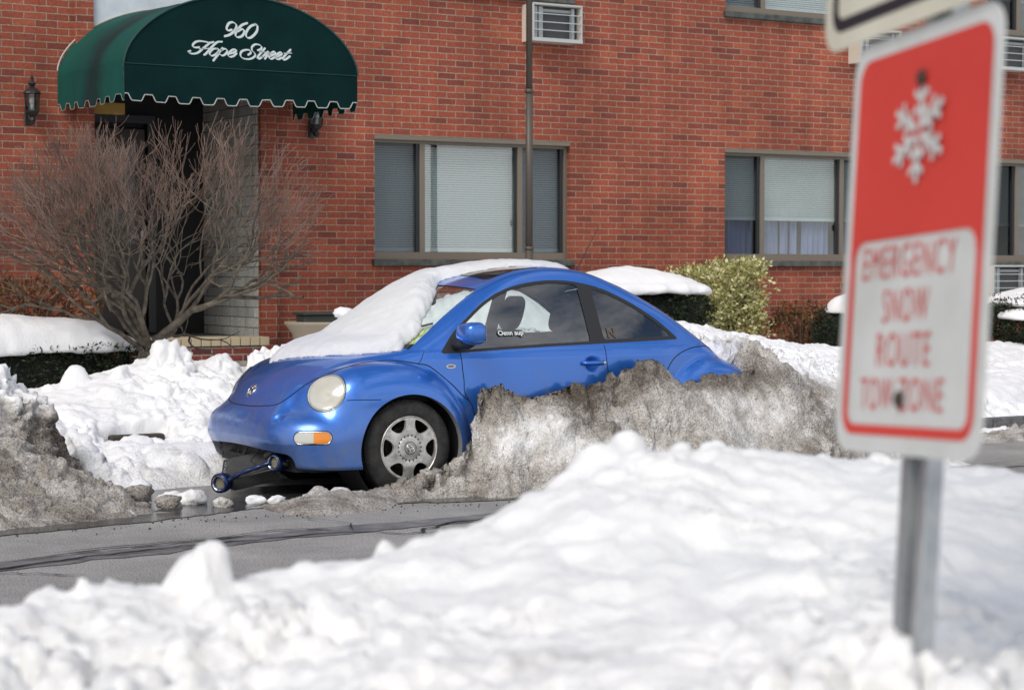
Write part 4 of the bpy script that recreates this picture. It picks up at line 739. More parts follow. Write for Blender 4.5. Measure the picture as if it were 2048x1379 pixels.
# bare tree
def growtree():
    r=np.random.default_rng(21); seg=[]; tw=[]
    c=np.array([6.14,16.0,1.84]); 
    def inside(p):
        d=(p-c)/np.array([1.46,1.05,.86]); return (d**2).sum()
    def branch(p,d,rad,lv,L):
        n=4 if lv<3 else 3; P=[p.copy()]; 
        for i in range(n):
            out=(p-np.array([6.05,16.,1.0])); out/=np.linalg.norm(out)+1e-9
            d=d+r.normal(0,(.15+.03*lv) if lv<6 else .13,3)+out*.12+np.array([0,0,.10]); d/=np.linalg.norm(d); p=p+d*L/n; P.append(p.copy())
        R_=np.linspace(rad,rad*.66,len(P)); (seg if lv<4 else tw).append((np.array(P),R_,lv))
        if lv>=8 or (inside(p)>1.05 and lv>3): return
        k=3 if (lv in (1,2) or (r.random()<.36 and lv<6)) else (2 if lv<6 or r.random()<.92 else 1)
        for j in range(k):
            a=r.normal(size=3); a-=d*(a@d); a/=np.linalg.norm(a); sp=r.uniform(.28,.72) if lv<7 else r.uniform(.35,.8)
            nd=d*math.cos(sp)+a*math.sin(sp); start=P[-1] if j<2 else P[-2]
            branch(start.copy(),nd,rad*(.60 if j else .70),lv+1,L*r.uniform(.72,.96))
    base=np.array([6.02,16.0,.74])
    for (dx,dy,dz,rad,L) in ((-.75,.0,.85,.040,.42),(-.35,.35,1,.042,.40),(.0,-.35,1,.045,.38),(.70,-.1,.72,.052,.48),(.95,.25,.60,.030,.46),(-1.0,-.3,.75,.028,.44),(-.5,-.5,.95,.034,.42),(1.0,-.35,.7,.03,.48),(-.95,.3,.85,.03,.48)):
        d=np.array([dx,dy,dz])/np.linalg.norm([dx,dy,dz]); branch(base+np.array([dx*.04,dy*.04,.06+.10*r.random()]),d,rad*.82,1,L)
    return seg,tw
seg,tw=growtree()
T=empty('bare_tree',(6.02,16.0,.35)); tag(T,'leafless multi-stemmed round headed small tree in front of the dark doorway','tree')
MBARK=mat('grey_bark',(.10,.085,.065),.9); noisecol(MBARK,(.055,.046,.036),(.17,.145,.11),18,6,bump=.5,bscale=60)
MTWIG=mat('reddish_twig',(.20,.12,.095),.8); noisecol(MTWIG,(.10,.07,.055),(.30,.20,.155),3,4)
m=MB(); m.tube([(6.03,16,.28),(6.01,16,.5),(5.99,16,.66),(6.0,16,.80)],[.105,.088,.088,.05],12); m.tube([(6.04,16,.5),(6.10,15.98,.72),(6.2,15.97,.85)],[.07,.055,.04],10); m.tube([(6.10,15.9,.66),(6.17,15.86,.74),(6.19,15.86,.78)],[.045,.05,.03],8)
tk=m.build('trunk',MBARK,T,smooth=True); tk.location=(-6.02,-16,-.35)
m=MB()
for P,R_,lv in seg: m.tube(P,R_,7 if lv<3 else 5,caps=False)
for P,R_,lv in tw:
    if lv<6: m.tube(P,np.maximum(R_,.002),4,caps=False)
q=m.build('branches',MBARK,T,smooth=True); q.location=(-6.02,-16,-.35)
m=MB()
for P,R_,lv in tw:
    if lv>=6: m.tube(P,np.maximum(R_,.0022),3,caps=False)
q=m.build('twigs',MTWIG,T,smooth=True); q.location=(-6.02,-16,-.35)
print('tree segs',len(seg),len(tw))
# ---------------------------------------------------------------- the car
X0,Y0=6.147,12.36
CAR=empty('blue_car',(X0,Y0,0)); tag(CAR,'small blue rounded two-door car half buried in dirty snow with its front grille hanging loose','car')
def CFD(x,a,z):
    o=CF(x,a,z); a=np.abs(a)
    o=smax(o,.090-np.sqrt((x-1.452)**2+(a-.872)**2+(z-.833)**2),.012)
    o=smax(o,.055-np.sqrt((x+.829)**2+(a-.528)**2+(z-.546)**2),.014)
    return o
def split(V,T,f):
    # cut a triangle mesh along f=0: (V, inside f<0, outside f>0)
    f=np.where(np.abs(f)<1e-6,1e-6,f); s=f>0; E_=np.sort(np.vstack([T[:,[0,1]],T[:,[1,2]],T[:,[2,0]]]),axis=1); E_=np.unique(E_[s[E_[:,0]]!=s[E_[:,1]]],axis=0)
    if len(E_)==0: return V,T[~s[T[:,0]]],T[s[T[:,0]]],f
    t=f[E_[:,0]]/(f[E_[:,0]]-f[E_[:,1]]); nv=V[E_[:,0]]*(1-t)[:,None]+V[E_[:,1]]*t[:,None]; n0=len(V)
    key=E_[:,0].astype(np.int64)*n0*4+E_[:,1]
    def mid(a,b): return n0+np.searchsorted(key,np.minimum(a,b).astype(np.int64)*n0*4+np.maximum(a,b))
    st=s[T]; c=st.sum(1); ins=[T[c==0]]; outs=[T[c==3]]
    for lone,dst,oth in ((True,outs,ins),(False,ins,outs)):
        mk=(c==1) if lone else (c==2); Q=T[mk]
        if len(Q)==0: continue
        k=np.argmax(st[mk]==lone,axis=1); r=np.arange(len(Q)); a,b,c_=Q[r,k],Q[r,(k+1)%3],Q[r,(k+2)%3]; p,q=mid(a,b),mid(a,c_)
        dst.append(np.stack([a,p,q],1)); oth.append(np.stack([p,b,c_],1)); oth.append(np.stack([p,c_,q],1))
    return np.vstack([V,nv]),np.vstack(ins),np.vstack(outs),np.r_[f,np.zeros(len(nv))]
def sdpoly(x,y,P):
    P=np.asarray(P,float); out=np.full(x.shape,1e9); ins=np.zeros(x.shape,bool); n=len(P)
    for i in range(n):
        a,b=P[i],P[(i+1)%n]; e=b-a; L=e@e+1e-12; t=np.clip(((x-a[0])*e[0]+(y-a[1])*e[1])/L,0,1)
        out=np.minimum(out,(x-a[0]-t*e[0])**2+(y-a[1]-t*e[1])**2)
        c=((a[1]>y)!=(b[1]>y)); ins^=c&(x<(b[0]-a[0])*(y-a[1])/(b[1]-a[1]+1e-15)+a[0])
    return np.where(ins,-1,1)*np.sqrt(out)
V,T=nets(CFD,(-.97,-.02,.14),(3.3,.92,1.56),.0135)
V,T,_,_=split(V,T,-V[:,1])
def cut(reg,T_):
    global V
    V,i,o,f=split(V,T_,reg(V[:,0],V[:,1],V[:,2])); return i,o
arF=lambda x,a,z: np.maximum(np.hypot(x/1.05,z-.305)-.362,.45-a)
arR=lambda x,a,z: np.maximum(np.hypot((x-2.51)/1.05,z-.305)-.362,.45-a)
def lip(V_,T_,fval,d):   # turn the cut edge inwards by d
    E_=np.vstack([T_[:,[0,1]],T_[:,[1,2]],T_[:,[2,0]]]); k=np.abs(fval[E_]).max(1)<1e-5; E_=E_[k]
    es=np.sort(E_,axis=1); u,ix,c=np.unique(es,axis=0,return_index=True,return_counts=True); E_=E_[ix[c==1]]
    vs,inv=np.unique(E_,return_inverse=True); inv=inv.reshape(E_.shape); W=np.vstack([V_[vs],V_[vs]+np.array(d)]); n=len(vs)
    return W,np.vstack([np.stack([inv[:,0],inv[:,1],inv[:,1]+n],1),np.stack([inv[:,0],inv[:,1]+n,inv[:,0]+n],1)])
V,_,T,f=split(V,T,arF(*V.T)); lip1=lip(V,T,f,(0,-.05,0))
V,_,T,f=split(V,T,arR(*V.T)); lip2=lip(V,T,f,(0,-.05,0))
inF=lambda x,a,z: np.maximum(smax(z-.300-.02*np.cos(a*3),a-.66-.15*(z-.2),.07),x+.45)
V,_,T,f=split(V,T,inF(*V.T)); lip3=lip(V,T,f,(.05,-.01,0))
DLO=catm([(.286,.933),(.397,1.06),(.514,1.149),(.648,1.242),(.773,1.309),(.892,1.353),(1.014,1.383),(1.163,1.404),(1.31,1.410),(1.473,1.397),(1.671,1.353),(1.859,1.270),(1.971,1.206),(2.082,1.133),(2.172,1.060),(2.245,.992)],6)
DLO=np.vstack([DLO,[(2.225,.985),(1.58,.968),(1.12,.956),(.72,.940),(.30,.922)]])
dlo,T=cut(lambda x,a,z: np.maximum(sdpoly(x,z,DLO),.4-a),T)
gf,dl2=cut(lambda x,a,z: smax(smax(smax(sdpoly(x,z,DLO)+.020,x-1.468-.02*(z-1),.02),.455-x,.02),.4-a,.001),dlo)
gq,trim=cut(lambda x,a,z: smax(sdpoly(x,z,DLO)+.026,1.585-x,.03),dl2)
WSP=[(-.085,-.3),(-.085,0),(-.03,.3),(.03,.5),(.085,.645),(.214,.607),(.373,.562),(.555,.517),(.69,.49),(.665,.35),(.635,.15),(.62,0),(.62,-.3)]
ws,T=cut(lambda x,a,z: np.maximum(sdpoly(x,a,WSP),.8-z),T)
HD=np.vstack([[(-.836,-.3)],catm([(-.836,0),(-.828,.14),(-.803,.27),(-.757,.398),(-.683,.464),(-.595,.53),(-.499,.598),(-.391,.640),(-.255,.652),(-.096,.667),(0,.691),(.118,.718)],6),[(.085,.655),(.02,.51),(-.04,.31),(-.095,0),(-.095,-.3)]])
hood,T=cut(lambda x,a,z: np.maximum(sdpoly(x,a,HD),.5-z),T)
sun,T=cut(lambda x,a,z: np.maximum(smax(np.abs(x-1.03)-.22,a-.43,.06),1.3-z),T)
rw,T=cut(lambda x,a,z: np.maximum(smax(np.abs(x-2.3)-.30,a-.50,.12),.85-z),T)
HC=np.array([-.535,.691,.684]); HN=np.array([-.694,.523,.494]); HN/=np.linalg.norm(HN)
def hl(r):
    def f(x,a,z):
        d=np.stack([x-HC[0],a-HC[1],z-HC[2]],-1); h=d@HN; return np.maximum(np.sqrt(np.maximum((d**2).sum(-1)-h*h,0))-r,np.abs(h)-.12)
    return f
head,T=cut(hl(.133),T)
SC=np.array([-.675,.769,.403]); ST=np.array([.828,.56,0]); ST/=np.linalg.norm(ST)
def sg(r):
    def f(x,a,z):
        d=np.stack([x-SC[0],a-SC[1]],-1); u=d@ST[:2]; return np.maximum(np.hypot(np.maximum(np.abs(u)-.082,0),z-SC[2]-.01*u)-r,np.abs(d@np.array([-ST[1],ST[0]]))-.1)
    return f
sig,T=cut(sg(.046),T); V,sig,sgb,_=split(V,sig,sg(.034)(*V.T))
DP=[(.415,1.0),(.422,.85),(.431,.744),(.436,.66),(.483,.582),(.515,.45),(.53,.30),(.56,.24),(1.55,.24),(1.60,.4),(1.585,.73),(1.572,.87),(1.570,1.0)]
door,T=cut(lambda x,a,z: np.maximum(sdpoly(x,z,DP),.5-a),T)
# ---- materials
MP=mat('blue_paint',(.030,.165,.61),.30,.52,coat=1.0); nt=MP.node_tree
t=N(nt,'ShaderNodeTexCoord'); nz=N(nt,'ShaderNodeTexNoise'); nz.inputs['Scale'].default_value=7; nz.inputs['Detail'].default_value=9; nz.inputs['Roughness'].default_value=.68; nt.links.new(t.outputs['Object'],nz.inputs['Vector'])
sp=N(nt,'ShaderNodeSeparateXYZ'); nt.links.new(t.outputs['Object'],sp.inputs[0])
mr=N(nt,'ShaderNodeMapRange'); mr.inputs[1].default_value=.75; mr.inputs[2].default_value=.30; mr.inputs[3].default_value=0; mr.inputs[4].default_value=.34; nt.links.new(sp.outputs[2],mr.inputs[0])
ad=N(nt,'ShaderNodeMath',operation='ADD'); nt.links.new(nz.outputs['Fac'],ad.inputs[0]); nt.links.new(mr.outputs[0],ad.inputs[1])
rp=N(nt,'ShaderNodeMapRange'); rp.inputs[1].default_value=.56; rp.inputs[2].default_value=.98; rp.inputs[3].default_value=0; rp.inputs[4].default_value=.55; nt.links.new(ad.outputs[0],rp.inputs[0])
mi=N(nt,'ShaderNodeMix',data_type='RGBA'); mi.inputs['A'].default_value=(.030,.165,.61,1); mi.inputs['B'].default_value=(.17,.19,.24,1); nt.links.new(rp.outputs[0],mi.inputs['Factor']); nt.links.new(mi.outputs['Result'],bs(MP).inputs['Base Color'])
n5=N(nt,'ShaderNodeTexNoise'); n5.inputs['Scale'].default_value=95; n5.inputs['Detail'].default_value=4; nt.links.new(t.outputs['Object'],n5.inputs['Vector'])
r5=N(nt,'ShaderNodeMapRange'); r5.inputs[1].default_value=.80; r5.inputs[2].default_value=.86; a5=N(nt,'ShaderNodeMath',operation='ADD'); nt.links.new(n5.outputs['Fac'],a5.inputs[0]); m5=N(nt,'ShaderNodeMath',operation='MULTIPLY_ADD'); m5.inputs[1].default_value=.5; m5.inputs[2].default_value=0; nt.links.new(mr.outputs[0],m5.inputs[0]); nt.links.new(m5.outputs[0],a5.inputs[1]); nt.links.new(a5.outputs[0],r5.inputs[0])
x5=N(nt,'ShaderNodeMix',data_type='RGBA'); x5.inputs['B'].default_value=(.16,.135,.11,1); nt.links.new(r5.outputs[0],x5.inputs['Factor']); nt.links.new(mi.outputs['Result'],x5.inputs['A']); nt.links.new(x5.outputs['Result'],bs(MP).inputs['Base Color'])
rr=N(nt,'ShaderNodeMapRange'); rr.inputs[1].default_value=0; rr.inputs[2].default_value=.4; rr.inputs[3].default_value=.05; rr.inputs[4].default_value=.5; nt.links.new(rp.outputs[0],rr.inputs[0]); nt.links.new(rr.outputs[0],bs(MP).inputs['Coat Roughness'])
# the inside of the shell is dark trim cloth, not paint
geo=N(nt,'ShaderNodeNewGeometry'); tr=N(nt,'ShaderNodeBsdfDiffuse'); tr.inputs[0].default_value=(.22,.22,.225,1); ms=N(nt,'ShaderNodeMixShader'); on=[q for q in nt.nodes if q.type=='OUTPUT_MATERIAL'][0]
nt.links.new(geo.outputs['Backfacing'],ms.inputs[0]); nt.links.new(bs(MP).outputs[0],ms.inputs[1]); nt.links.new(tr.outputs[0],ms.inputs[2]); nt.links.new(ms.outputs[0],on.inputs[0])
MTRIM=mat('black_trim',(.018,.018,.02),.5); MGLASS=glassmat('car_glass',(.88,.94,.92),2.5); MWS=glassmat('windscreen_glass',(.92,.97,.95),2.0)
MDG=mat('dark_glass',(.010,.012,.014),.05,spec=.8); MSEAM=mat('panel_shadow_gap',(.004,.005,.012),.9)
MRUB=mat('tyre_rubber',(.020,.020,.021),.75); noisecol(MRUB,(.014,.014,.015),(.04,.038,.036),18,6,bump=.2)
MHUB=mat('silver_hubcap',(.42,.41,.40),.42,.55); noisecol(MHUB,(.30,.285,.26),(.66,.65,.64),16,8,.30,.58)
MCH=mat('chrome',(.62,.63,.64),.16,1); MSEAT=mat('dark_cloth',(.014,.017,.030),.95)
def carpart(name,T_,m_,parent=CAR,side='both',off=None,V_=None,nrm=True,solid=0):
    W=V if V_ is None else V_; u,inv=np.unique(T_,return_inverse=True); P=W[u].copy(); Q=inv.reshape(T_.shape)
    g=grad(CFD,P); g/=np.linalg.norm(g,axis=1)[:,None]+1e-9
    if off: P=P+g*off
    Vs=[];Fs=[];Ns=[];n=0
    for s_ in ((-1,1) if side=='both' else ((-1,) if side=='near' else (1,))):
        W_=P*np.array([1,s_,1]); Vs.append(W_); Fs.append((Q if s_==1 else Q[:,::-1])+n); Ns.append(g*np.array([1,s_,1])); n+=len(P)
    return mobj(name,np.vstack(Vs),np.vstack(Fs),m_,parent,normals=np.vstack(Ns) if nrm else None)
body=carpart('body',T,MP)
for L_ in (lip1,lip2,lip3):
    for s_ in (-1,1):
        W,TT=L_; W=W*np.array([1,s_,1]); mobj('arch_lip',W,TT if s_==1 else TT[:,::-1],MP,body)
carpart('bonnet',hood,MP)
for s_ in ('near','far'):
    d_=carpart('door',door,MP,side=s_); gl=carpart('window_glass',gf,MGLASS,d_,side=s_,off=-.006)
    carpart('quarter_window',gq,MGLASS,side=s_,off=-.004); carpart('window_trim',trim,MTRIM,side=s_,off=-.001)
    if s_=='near': ND=d_
wsc=carpart('windscreen',ws,MWS,off=-.003); carpart('sunroof',sun,MDG,off=.003); carpart('rear_window',rw,MDG,off=-.002)
# panel gaps as thin dark grooves following the surface
def seam(P,r=.0036,both=True,n=8,name='panel_gap'):
    P=catm(P,n); P=newton(CFD,P*np.array([1,-1,1]),4); g=grad(CFD,P); g/=np.linalg.norm(g,axis=1)[:,None]; P=P-g*r*.35
    m=MB(); m.tube(P*np.array([1,-1,1]),r,6)
    if both: m.tube(P,r,6)
    return m.build(name,MSEAM,body,smooth=True)
hp=[(x,-a,z) for x,a,z in ((-.836,0,.58),(-.828,.14,.58),(-.803,.27,.586),(-.757,.398,.602),(-.683,.464,.662),(-.595,.53,.741),(-.499,.598,.794),(-.391,.640,.839),(-.255,.652,.872),(-.096,.667,.882),(0,.691,.878),(.118,.718,.86))]
seam(hp,.0048); seam([(.118,-.718,.86),(.2,-.738,.838),(.332,-.774,.73),(.417,-.792,.644),(.483,-.799,.582),(.515,-.81,.45),(.525,-.81,.3)],.0042)
seam([(.118,-.718,.86),(.135,-.722,.875),(.170,-.706,.935)],.0026)
seam([(.415,-.764,.935),(.422,-.784,.828),(.431,-.789,.744),(.436,-.793,.661),(.483,-.799,.582)]); seam([(1.571,-.764,.960),(1.570,-.798,.87),(1.583,-.805,.73),(1.60,-.80,.4)])
seam([(-.453,-.815,.640),(-.35,-.84,.640),(-.23,-.86,.640)],.003); seam([(-.600,-.535,.741),(-.602,-.575,.722)],.002)
seam([(2.02,-.79,.6),(2.08,-.785,.72),(2.131,-.773,.81),(2.205,-.761,.873),(2.339,-.728,.919),(2.474,-.696,.93),(2.62,-.62,.92)],.004)
seam([(.60,-.505,1.31),(.738,-.522,1.353),(.878,-.508,1.411),(1.089,-.493,1.463),(1.298,-.488,1.477),(1.6,-.49,1.455),(1.9,-.50,1.36)],.0018)
seam([(.62,0,1.375),(.639,-.227,1.369),(.671,-.381,1.359),(.695,-.48,1.352)],.004)
# headlights
def frame(n_,up=(0,0,1)):
    n_=np.array(n_,float)/np.linalg.norm(n_); u=np.cross(up,n_); u/=np.linalg.norm(u); return u,np.cross(n_,u),n_
MLENS=mat('hazy_lens',(.86,.84,.74),.12,coat=.6,Transmission_Weight=.5); MREF=mat('reflector',(.90,.86,.76),.34,.55)
nt=MLENS.node_tree; noisecol(MLENS,(.88,.85,.72),(.95,.94,.87),9,4)
for s_,sd in ((-1,'near'),(1,'far')):
    h_=carpart('headlight',head,MLENS,side=sd,off=.004); c=HC*np.array([1,s_,1]); u,v,n_=frame(HN*np.array([1,s_,1]))
    def disc(prof,name,m_,par,c_=c,k=40):
        m=MB(); a=np.arange(k)*2*math.pi/k; Vv=[];Ff=[]
        for (r_,h__) in prof: Vv+= [c_+u*r_*math.cos(q)+v*r_*math.sin(q)+n_*h__ for q in a]
        Ff=[(i*k+j,i*k+(j+1)%k,(i+1)*k+(j+1)%k,(i+1)*k+j) for i in range(len(prof)-1) for j in range(k)]
        return mobj(name,Vv,Ff,m_,par)
    disc([(.118,-.012),(.10,-.05),(.06,-.085),(.02,-.10),(.001,-.10)],'reflector',MREF,h_); disc([(.001,-.035),(.015,-.04),(.018,-.095)],'bulb',mat('lamp_shade_grey',(.5,.5,.48),.3,.5),h_)
    a=np.arange(64)*2*math.pi/64; R_=[]
    P=np.array([c+u*.134*math.cos(q)+v*.134*math.sin(q) for q in a]); Pm=newton(CFD,P*np.array([1,s_,1]),5)*np.array([1,s_,1]); Pm=np.vstack([Pm,Pm[:1]])
    m=MB(); m.tube(Pm,.0045,6,caps=False); m.build('seal',MTRIM,h_,smooth=True)
    P2=newton(CFD,np.array([c+u*.124*math.cos(q)+v*.124*math.sin(q) for q in a])*np.array([1,s_,1]),5); g=grad(CFD,P2); P2=(P2+.004*g/np.linalg.norm(g,axis=1)[:,None])*np.array([1,s_,1]); P2=np.vstack([P2,P2[:1]])
    m=MB(); m.tube(P2,.005,6,caps=False); m.build('rim',mat('lamp_rim',(.42,.41,.37),.3,.4),h_,smooth=True)
    # turn signal: clear half towards the nose, amber half towards the wheel
    q=V; fs_=((V[:,0]-SC[0])*ST[0]+(V[:,1]-SC[1])*ST[1])-.008
    W2,i_,o_,_=split(V,sig,fs_); ts=carpart('turn_signal',i_,mat('clear_lens',(.55,.55,.50),.15,.3,coat=.8),side=sd,V_=W2,off=.005); carpart('amber_lens',o_,mat('amber_lens',(.78,.24,.008),.15,coat=.8,Subsurface_Weight=.1),ts,side=sd,V_=W2,off=.005)
    carpart('signal_surround',sgb,MTRIM,ts,side=sd,off=-.004)
    k=48; cap=[]
    for j in range(k):
        q_=2*math.pi*j/k; cx=.082 if math.cos(q_)>0 else -.082; cap.append((cx+.039*math.cos(q_),.039*math.sin(q_)))
    P=np.array([SC+ST*x_+np.array([0,0,z_+.01*x_]) for x_,z_ in cap]); P=newton(CFD,P,5)*np.array([1,s_,1]); P=np.vstack([P,P[:1]]); m=MB(); m.tube(P,.0045,6,caps=False); m.build('bezel',MCH,ts,smooth=True)
# round maker's emblem
def emblem(c,n_,r,name,par,m_,up=(0,0,1)):
    u,v,n_=frame(n_,up); m=MB()
    def pt(x,y,h=0): return np.array(c)+u*x*r+v*y*r+n_*h
    a=np.linspace(0,2*math.pi,41)
    m.tube([pt(.93*math.cos(q),.93*math.sin(q),.002) for q in a],r*.075,6,caps=False)
    for L_ in ([(-.34,.80),(0,.12),(.34,.80)],[(-.80,.42),(-.42,-.72),(0,-.02),(.42,-.72),(.80,.42)]):
        for (p,q) in zip(L_[:-1],L_[1:]): m.tube([pt(*p,.003),pt(*q,.003)],r*.075,6)
    return m.build(name,m_,par,smooth=True)
EC=newton(CFD,np.array([[-.759,0.0,.673]]),5)[0]; g=grad(CFD,EC[None])[0]
m=MB(); u_,v_,n_=frame(g); m.add([EC+n_*.001+u_*.053*math.cos(q)+v_*.053*math.sin(q) for q in np.linspace(0,2*math.pi,32,endpoint=False)],[tuple(range(32))])
eb=m.build('emblem',mat('emblem_back',(.10,.10,.13),.3,.5),CAR); emblem(EC,g,.054,'emblem_ring',eb,MCH)
# wheels
def tyre():
    m=MB(); pr=[(.200,.085),(.212,.098),(.235,.104),(.270,.103),(.296,.094),(.309,.080),(.314,.070)]
    pr=[(r,-y) for r,y in pr]
    tr=[(.316,-.066),(.316,-.046),(.309,-.044),(.309,-.038),(.317,-.036),(.317,-.012),(.309,-.010),(.309,-.004),(.317,-.002)]
    full=pr+tr+[(r,-y) for r,y in tr[::-1]]+[(r,-y) for r,y in pr[::-1]]
    m.lathe(full,(0,0,0),'y',72)
    for k_ in range(90):     # cross grooves at the shoulder
        a=k_*2*math.pi/90
        for y in (-.074,.058): 
            m.add([(r_*math.cos(a+d),y+e_,r_*math.sin(a+d)) for r_ in (.300,.3185) for d in (-.012,.012) for e_ in (0,.020)],[(0,1,3,2),(4,6,7,5),(0,4,5,1),(2,3,7,6),(0,2,6,4),(1,5,7,3)])
    return m
def hubcap():
    nr,na=44,240; r_=np.linspace(0.001,.215,nr); a_=np.linspace(0,2*math.pi,na,endpoint=False); Rr,Aa=np.meshgrid(r_,a_,indexing='ij')
    prof=np.interp(Rr,[0,.036,.040,.055,.06,.075,.080,.095,.12,.185,.200,.207,.215],[-.118,-.118,-.112,-.112,-.108,-.106,-.101,-.104,-.106,-.100,-.098,-.104,-.092])
    Vh=np.stack([Rr*np.cos(Aa),prof,Rr*np.sin(Aa)],-1).reshape(-1,3); q=gridfaces(nr,na); 
    w_=np.array([(i*na+na-1,(i+1)*na+na-1,(i+1)*na,i*na) for i in range(nr-1)]); q=np.vstack([q,w_]); Th=np.vstack([q[:,[0,1,2]],q[:,[0,2,3]]])
    A=np.arctan2(Vh[:,2],Vh[:,0]); k=np.round(A/(math.pi/3))*(math.pi/3); rr_=np.hypot(Vh[:,0],Vh[:,2]); u=rr_*np.cos(A-k); v_=np.abs(rr_*np.sin(A-k))
    f=smax(smax(.034-(u*.5-v_*.866),rr_-.193,.02),.116-u,.035)
    Vh,i_,o_,_=split(Vh,Th,f); W,T2=lip(Vh,o_,_,(0,.022,0)); n0=len(Vh); return np.vstack([Vh,W]),np.vstack([o_,T2+n0])
HV,HT=hubcap()
wh=[]
for i,(x,s_) in enumerate(((0,-1),(0,1),(2.51,-1),(2.51,1))):
    if i==0:
        m=MB(); m.lathe([(.001,-.02),(.14,-.02),(.14,.01),(.001,.01)],(0,0,0),'y',32); m.lathe([(.20,-.085),(.195,-.04),(.19,.08),(.001,.085)],(0,0,0),'y',48)
        wb=m.build('wheel',mat('steel_rim_dark',(.03,.028,.026),.6,.4),CAR); ty=tyre().build('tyre',MRUB,wb,smooth=True); ty.data.set_sharp_from_angle(angle=R(35))
        hc=mobj('hubcap',HV,HT,MHUB,wb); hc.data.set_sharp_from_angle(angle=R(38))
        m=MB()
        for k_ in range(19):
            a=2*math.pi*k_/19+.1; c=np.array([.084*math.cos(a),-.1045,.084*math.sin(a)]); t_=np.array([-math.sin(a),0,math.cos(a)])*.0045; rr_=np.array([math.cos(a),0,math.sin(a)])*.0075
            m.add([c+t_*math.cos(q)+rr_*math.sin(q) for q in np.linspace(0,2*math.pi,10,endpoint=False)],[tuple(range(10))])
        m.build('hub_holes',MDARK,wb)
        m=MB(); m.tube([(.041*math.cos(q),-.114,.041*math.sin(q)) for q in np.linspace(0,2*math.pi,41)],.0035,6,caps=False); cp=m.build('centre_cap',mat('cap_ring',(.16,.155,.14),.5,.3),wb,smooth=True)
        e_=emblem((0,-.1185,0),(0,-1,0),.032,'cap_emblem',wb,MCH)
        wb.location=(0,-.722,.312); wb.rotation_euler=(0,R(2),0); wh=[wb]+list(wb.children); first=wh
    else:
        w2=first[0].copy(); sc.collection.objects.link(w2); w2.location=(x,s_*.722,.312); w2.rotation_euler=(0,R(2+i*23),0 if s_==-1 else math.pi)
        for c_ in first[1:]: c2=c_.copy(); sc.collection.objects.link(c2); c2.parent=w2
for x in (0,2.51):
    for s_ in (-1,1):
        m=MB(); pr=[(.372,.86),(.385,.80),(.385,.46),(.001,.45)]
        m.lathe([(r_,s_*y_-0) for r_,y_ in pr[1:]],(x,0,.31),'y',40); m.build('wheel_well',MDARK,CAR,smooth=True)
# dark innards behind the lower intake and under the car
m=MB(); m.box(-.72,-.60,-.62,.62,.17,.36); m.box(-.78,-.74,-.5,.5,.30,.33); m.tube([(-.76,-.55,.22),(-.76,.55,.24)],.012,6); m.build('radiator',MDARK,CAR)
m=MB(); m.box(-.6,3.0,-.60,.60,.16,.20); m.build('underbody',MDARK,CAR)
# cabin
m=MB(); m.box(.3,2.4,-.66,.66,.30,.36); m.box(.0,.42,-.66,.66,.60,.88,.03); m.box(-.05,.30,-.60,.60,.86,.93,.03); m.box(1.95,2.65,-.55,.55,.5,.82); m.build('dashboard',mat('cabin_grey',(.05,.05,.052),.85),CAR)
def seat(x,y):
    m=MB(); m.box(x-.45,x+.05,y-.24,y+.24,.42,.56,.05)
    P=[(x-.02,.52),(x+.06,.75),(x+.15,1.02)]
    for (a,b) in zip(P[:-1],P[1:]): pass
    n=10; t=np.linspace(0,1,n); Vv=[];k=20
    for q in t:
        cx,cz=x-.0+.17*q,.52+.52*q; wy=.235*(1-.25*q**3)*(1 if q<.97 else .85); wx=.075*(1-.35*q)*(1 if q<.97 else .6)
        for j in range(k):
            a=2*math.pi*j/k; Vv.append((cx+wx*np.sign(math.cos(a))*abs(math.cos(a))**.5,y+wy*np.sign(math.sin(a))*abs(math.sin(a))**.5,cz))
    m.add(Vv,[(i*k+j,i*k+(j+1)%k,(i+1)*k+(j+1)%k,(i+1)*k+j) for i in range(n-1) for j in range(k)]+[tuple((n-1)*k+j for j in range(k))])
    s_=m.build('seat',MSEAT,CAR,smooth=True); s_.data.set_sharp_from_angle(angle=R(50))
    m=MB(); N1=28   # headrest: thick ring with a small window through it
    R1=[];R2=[]
    for j in range(N1):
        a=2*math.pi*j/N1; sx,sz=math.cos(a),math.sin(a); e=lambda v,p: np.sign(v)*abs(v)**p
        R1.append((.135*e(sx,.55),.125*e(sz,.6))); R2.append((.046*e(sx,.5),.040*e(sz,.5)))
    hx=x+.19; Vv=[]
    for (dx,sc_) in ((-.030,.88),(-.014,1),(.014,1),(.030,.88)): Vv+=[(hx+dx+.25*p[1],y+p[0]*sc_,1.165+p[1]*sc_) for p in R1]
    for dx in (.030,-.030): Vv+=[(hx+dx+.25*p[1],y+p[0],1.175+p[1]) for p in R2]
    m.add(Vv,[(i*N1+j,i*N1+(j+1)%N1,((i+1)%6)*N1+(j+1)%N1,((i+1)%6)*N1+j) for i in range(6) for j in range(N1)])
    m.tube([(hx-.02,y-.05,1.0),(hx,y-.05,1.1)],.007,6); m.tube([(hx-.02,y+.05,1.0),(hx,y+.05,1.1)],.007,6)
    m.build('headrest',MSEAT,s_,smooth=True)
seat(1.30,-.35); seat(1.30,.35)
m=MB(); m.box(1.95,2.1,-.55,.55,.5,.98,.05); m.build('rear_seat',MSEAT,CAR)
m=MB(); c=np.array([.62,-.35,.90]); u,v,n_=frame((.9,0,.42)); m.tube([c+u*.185*math.cos(q)+v*.185*math.sin(q) for q in np.linspace(0,2*math.pi,33)],.014,8,caps=False); m.tube([c-u*.18,c+u*.18],.012,6); m.tube([c,c+np.array([-.3,0,-.12])],.025,8); m.build('steering_wheel',MSEAT,CAR,smooth=True)
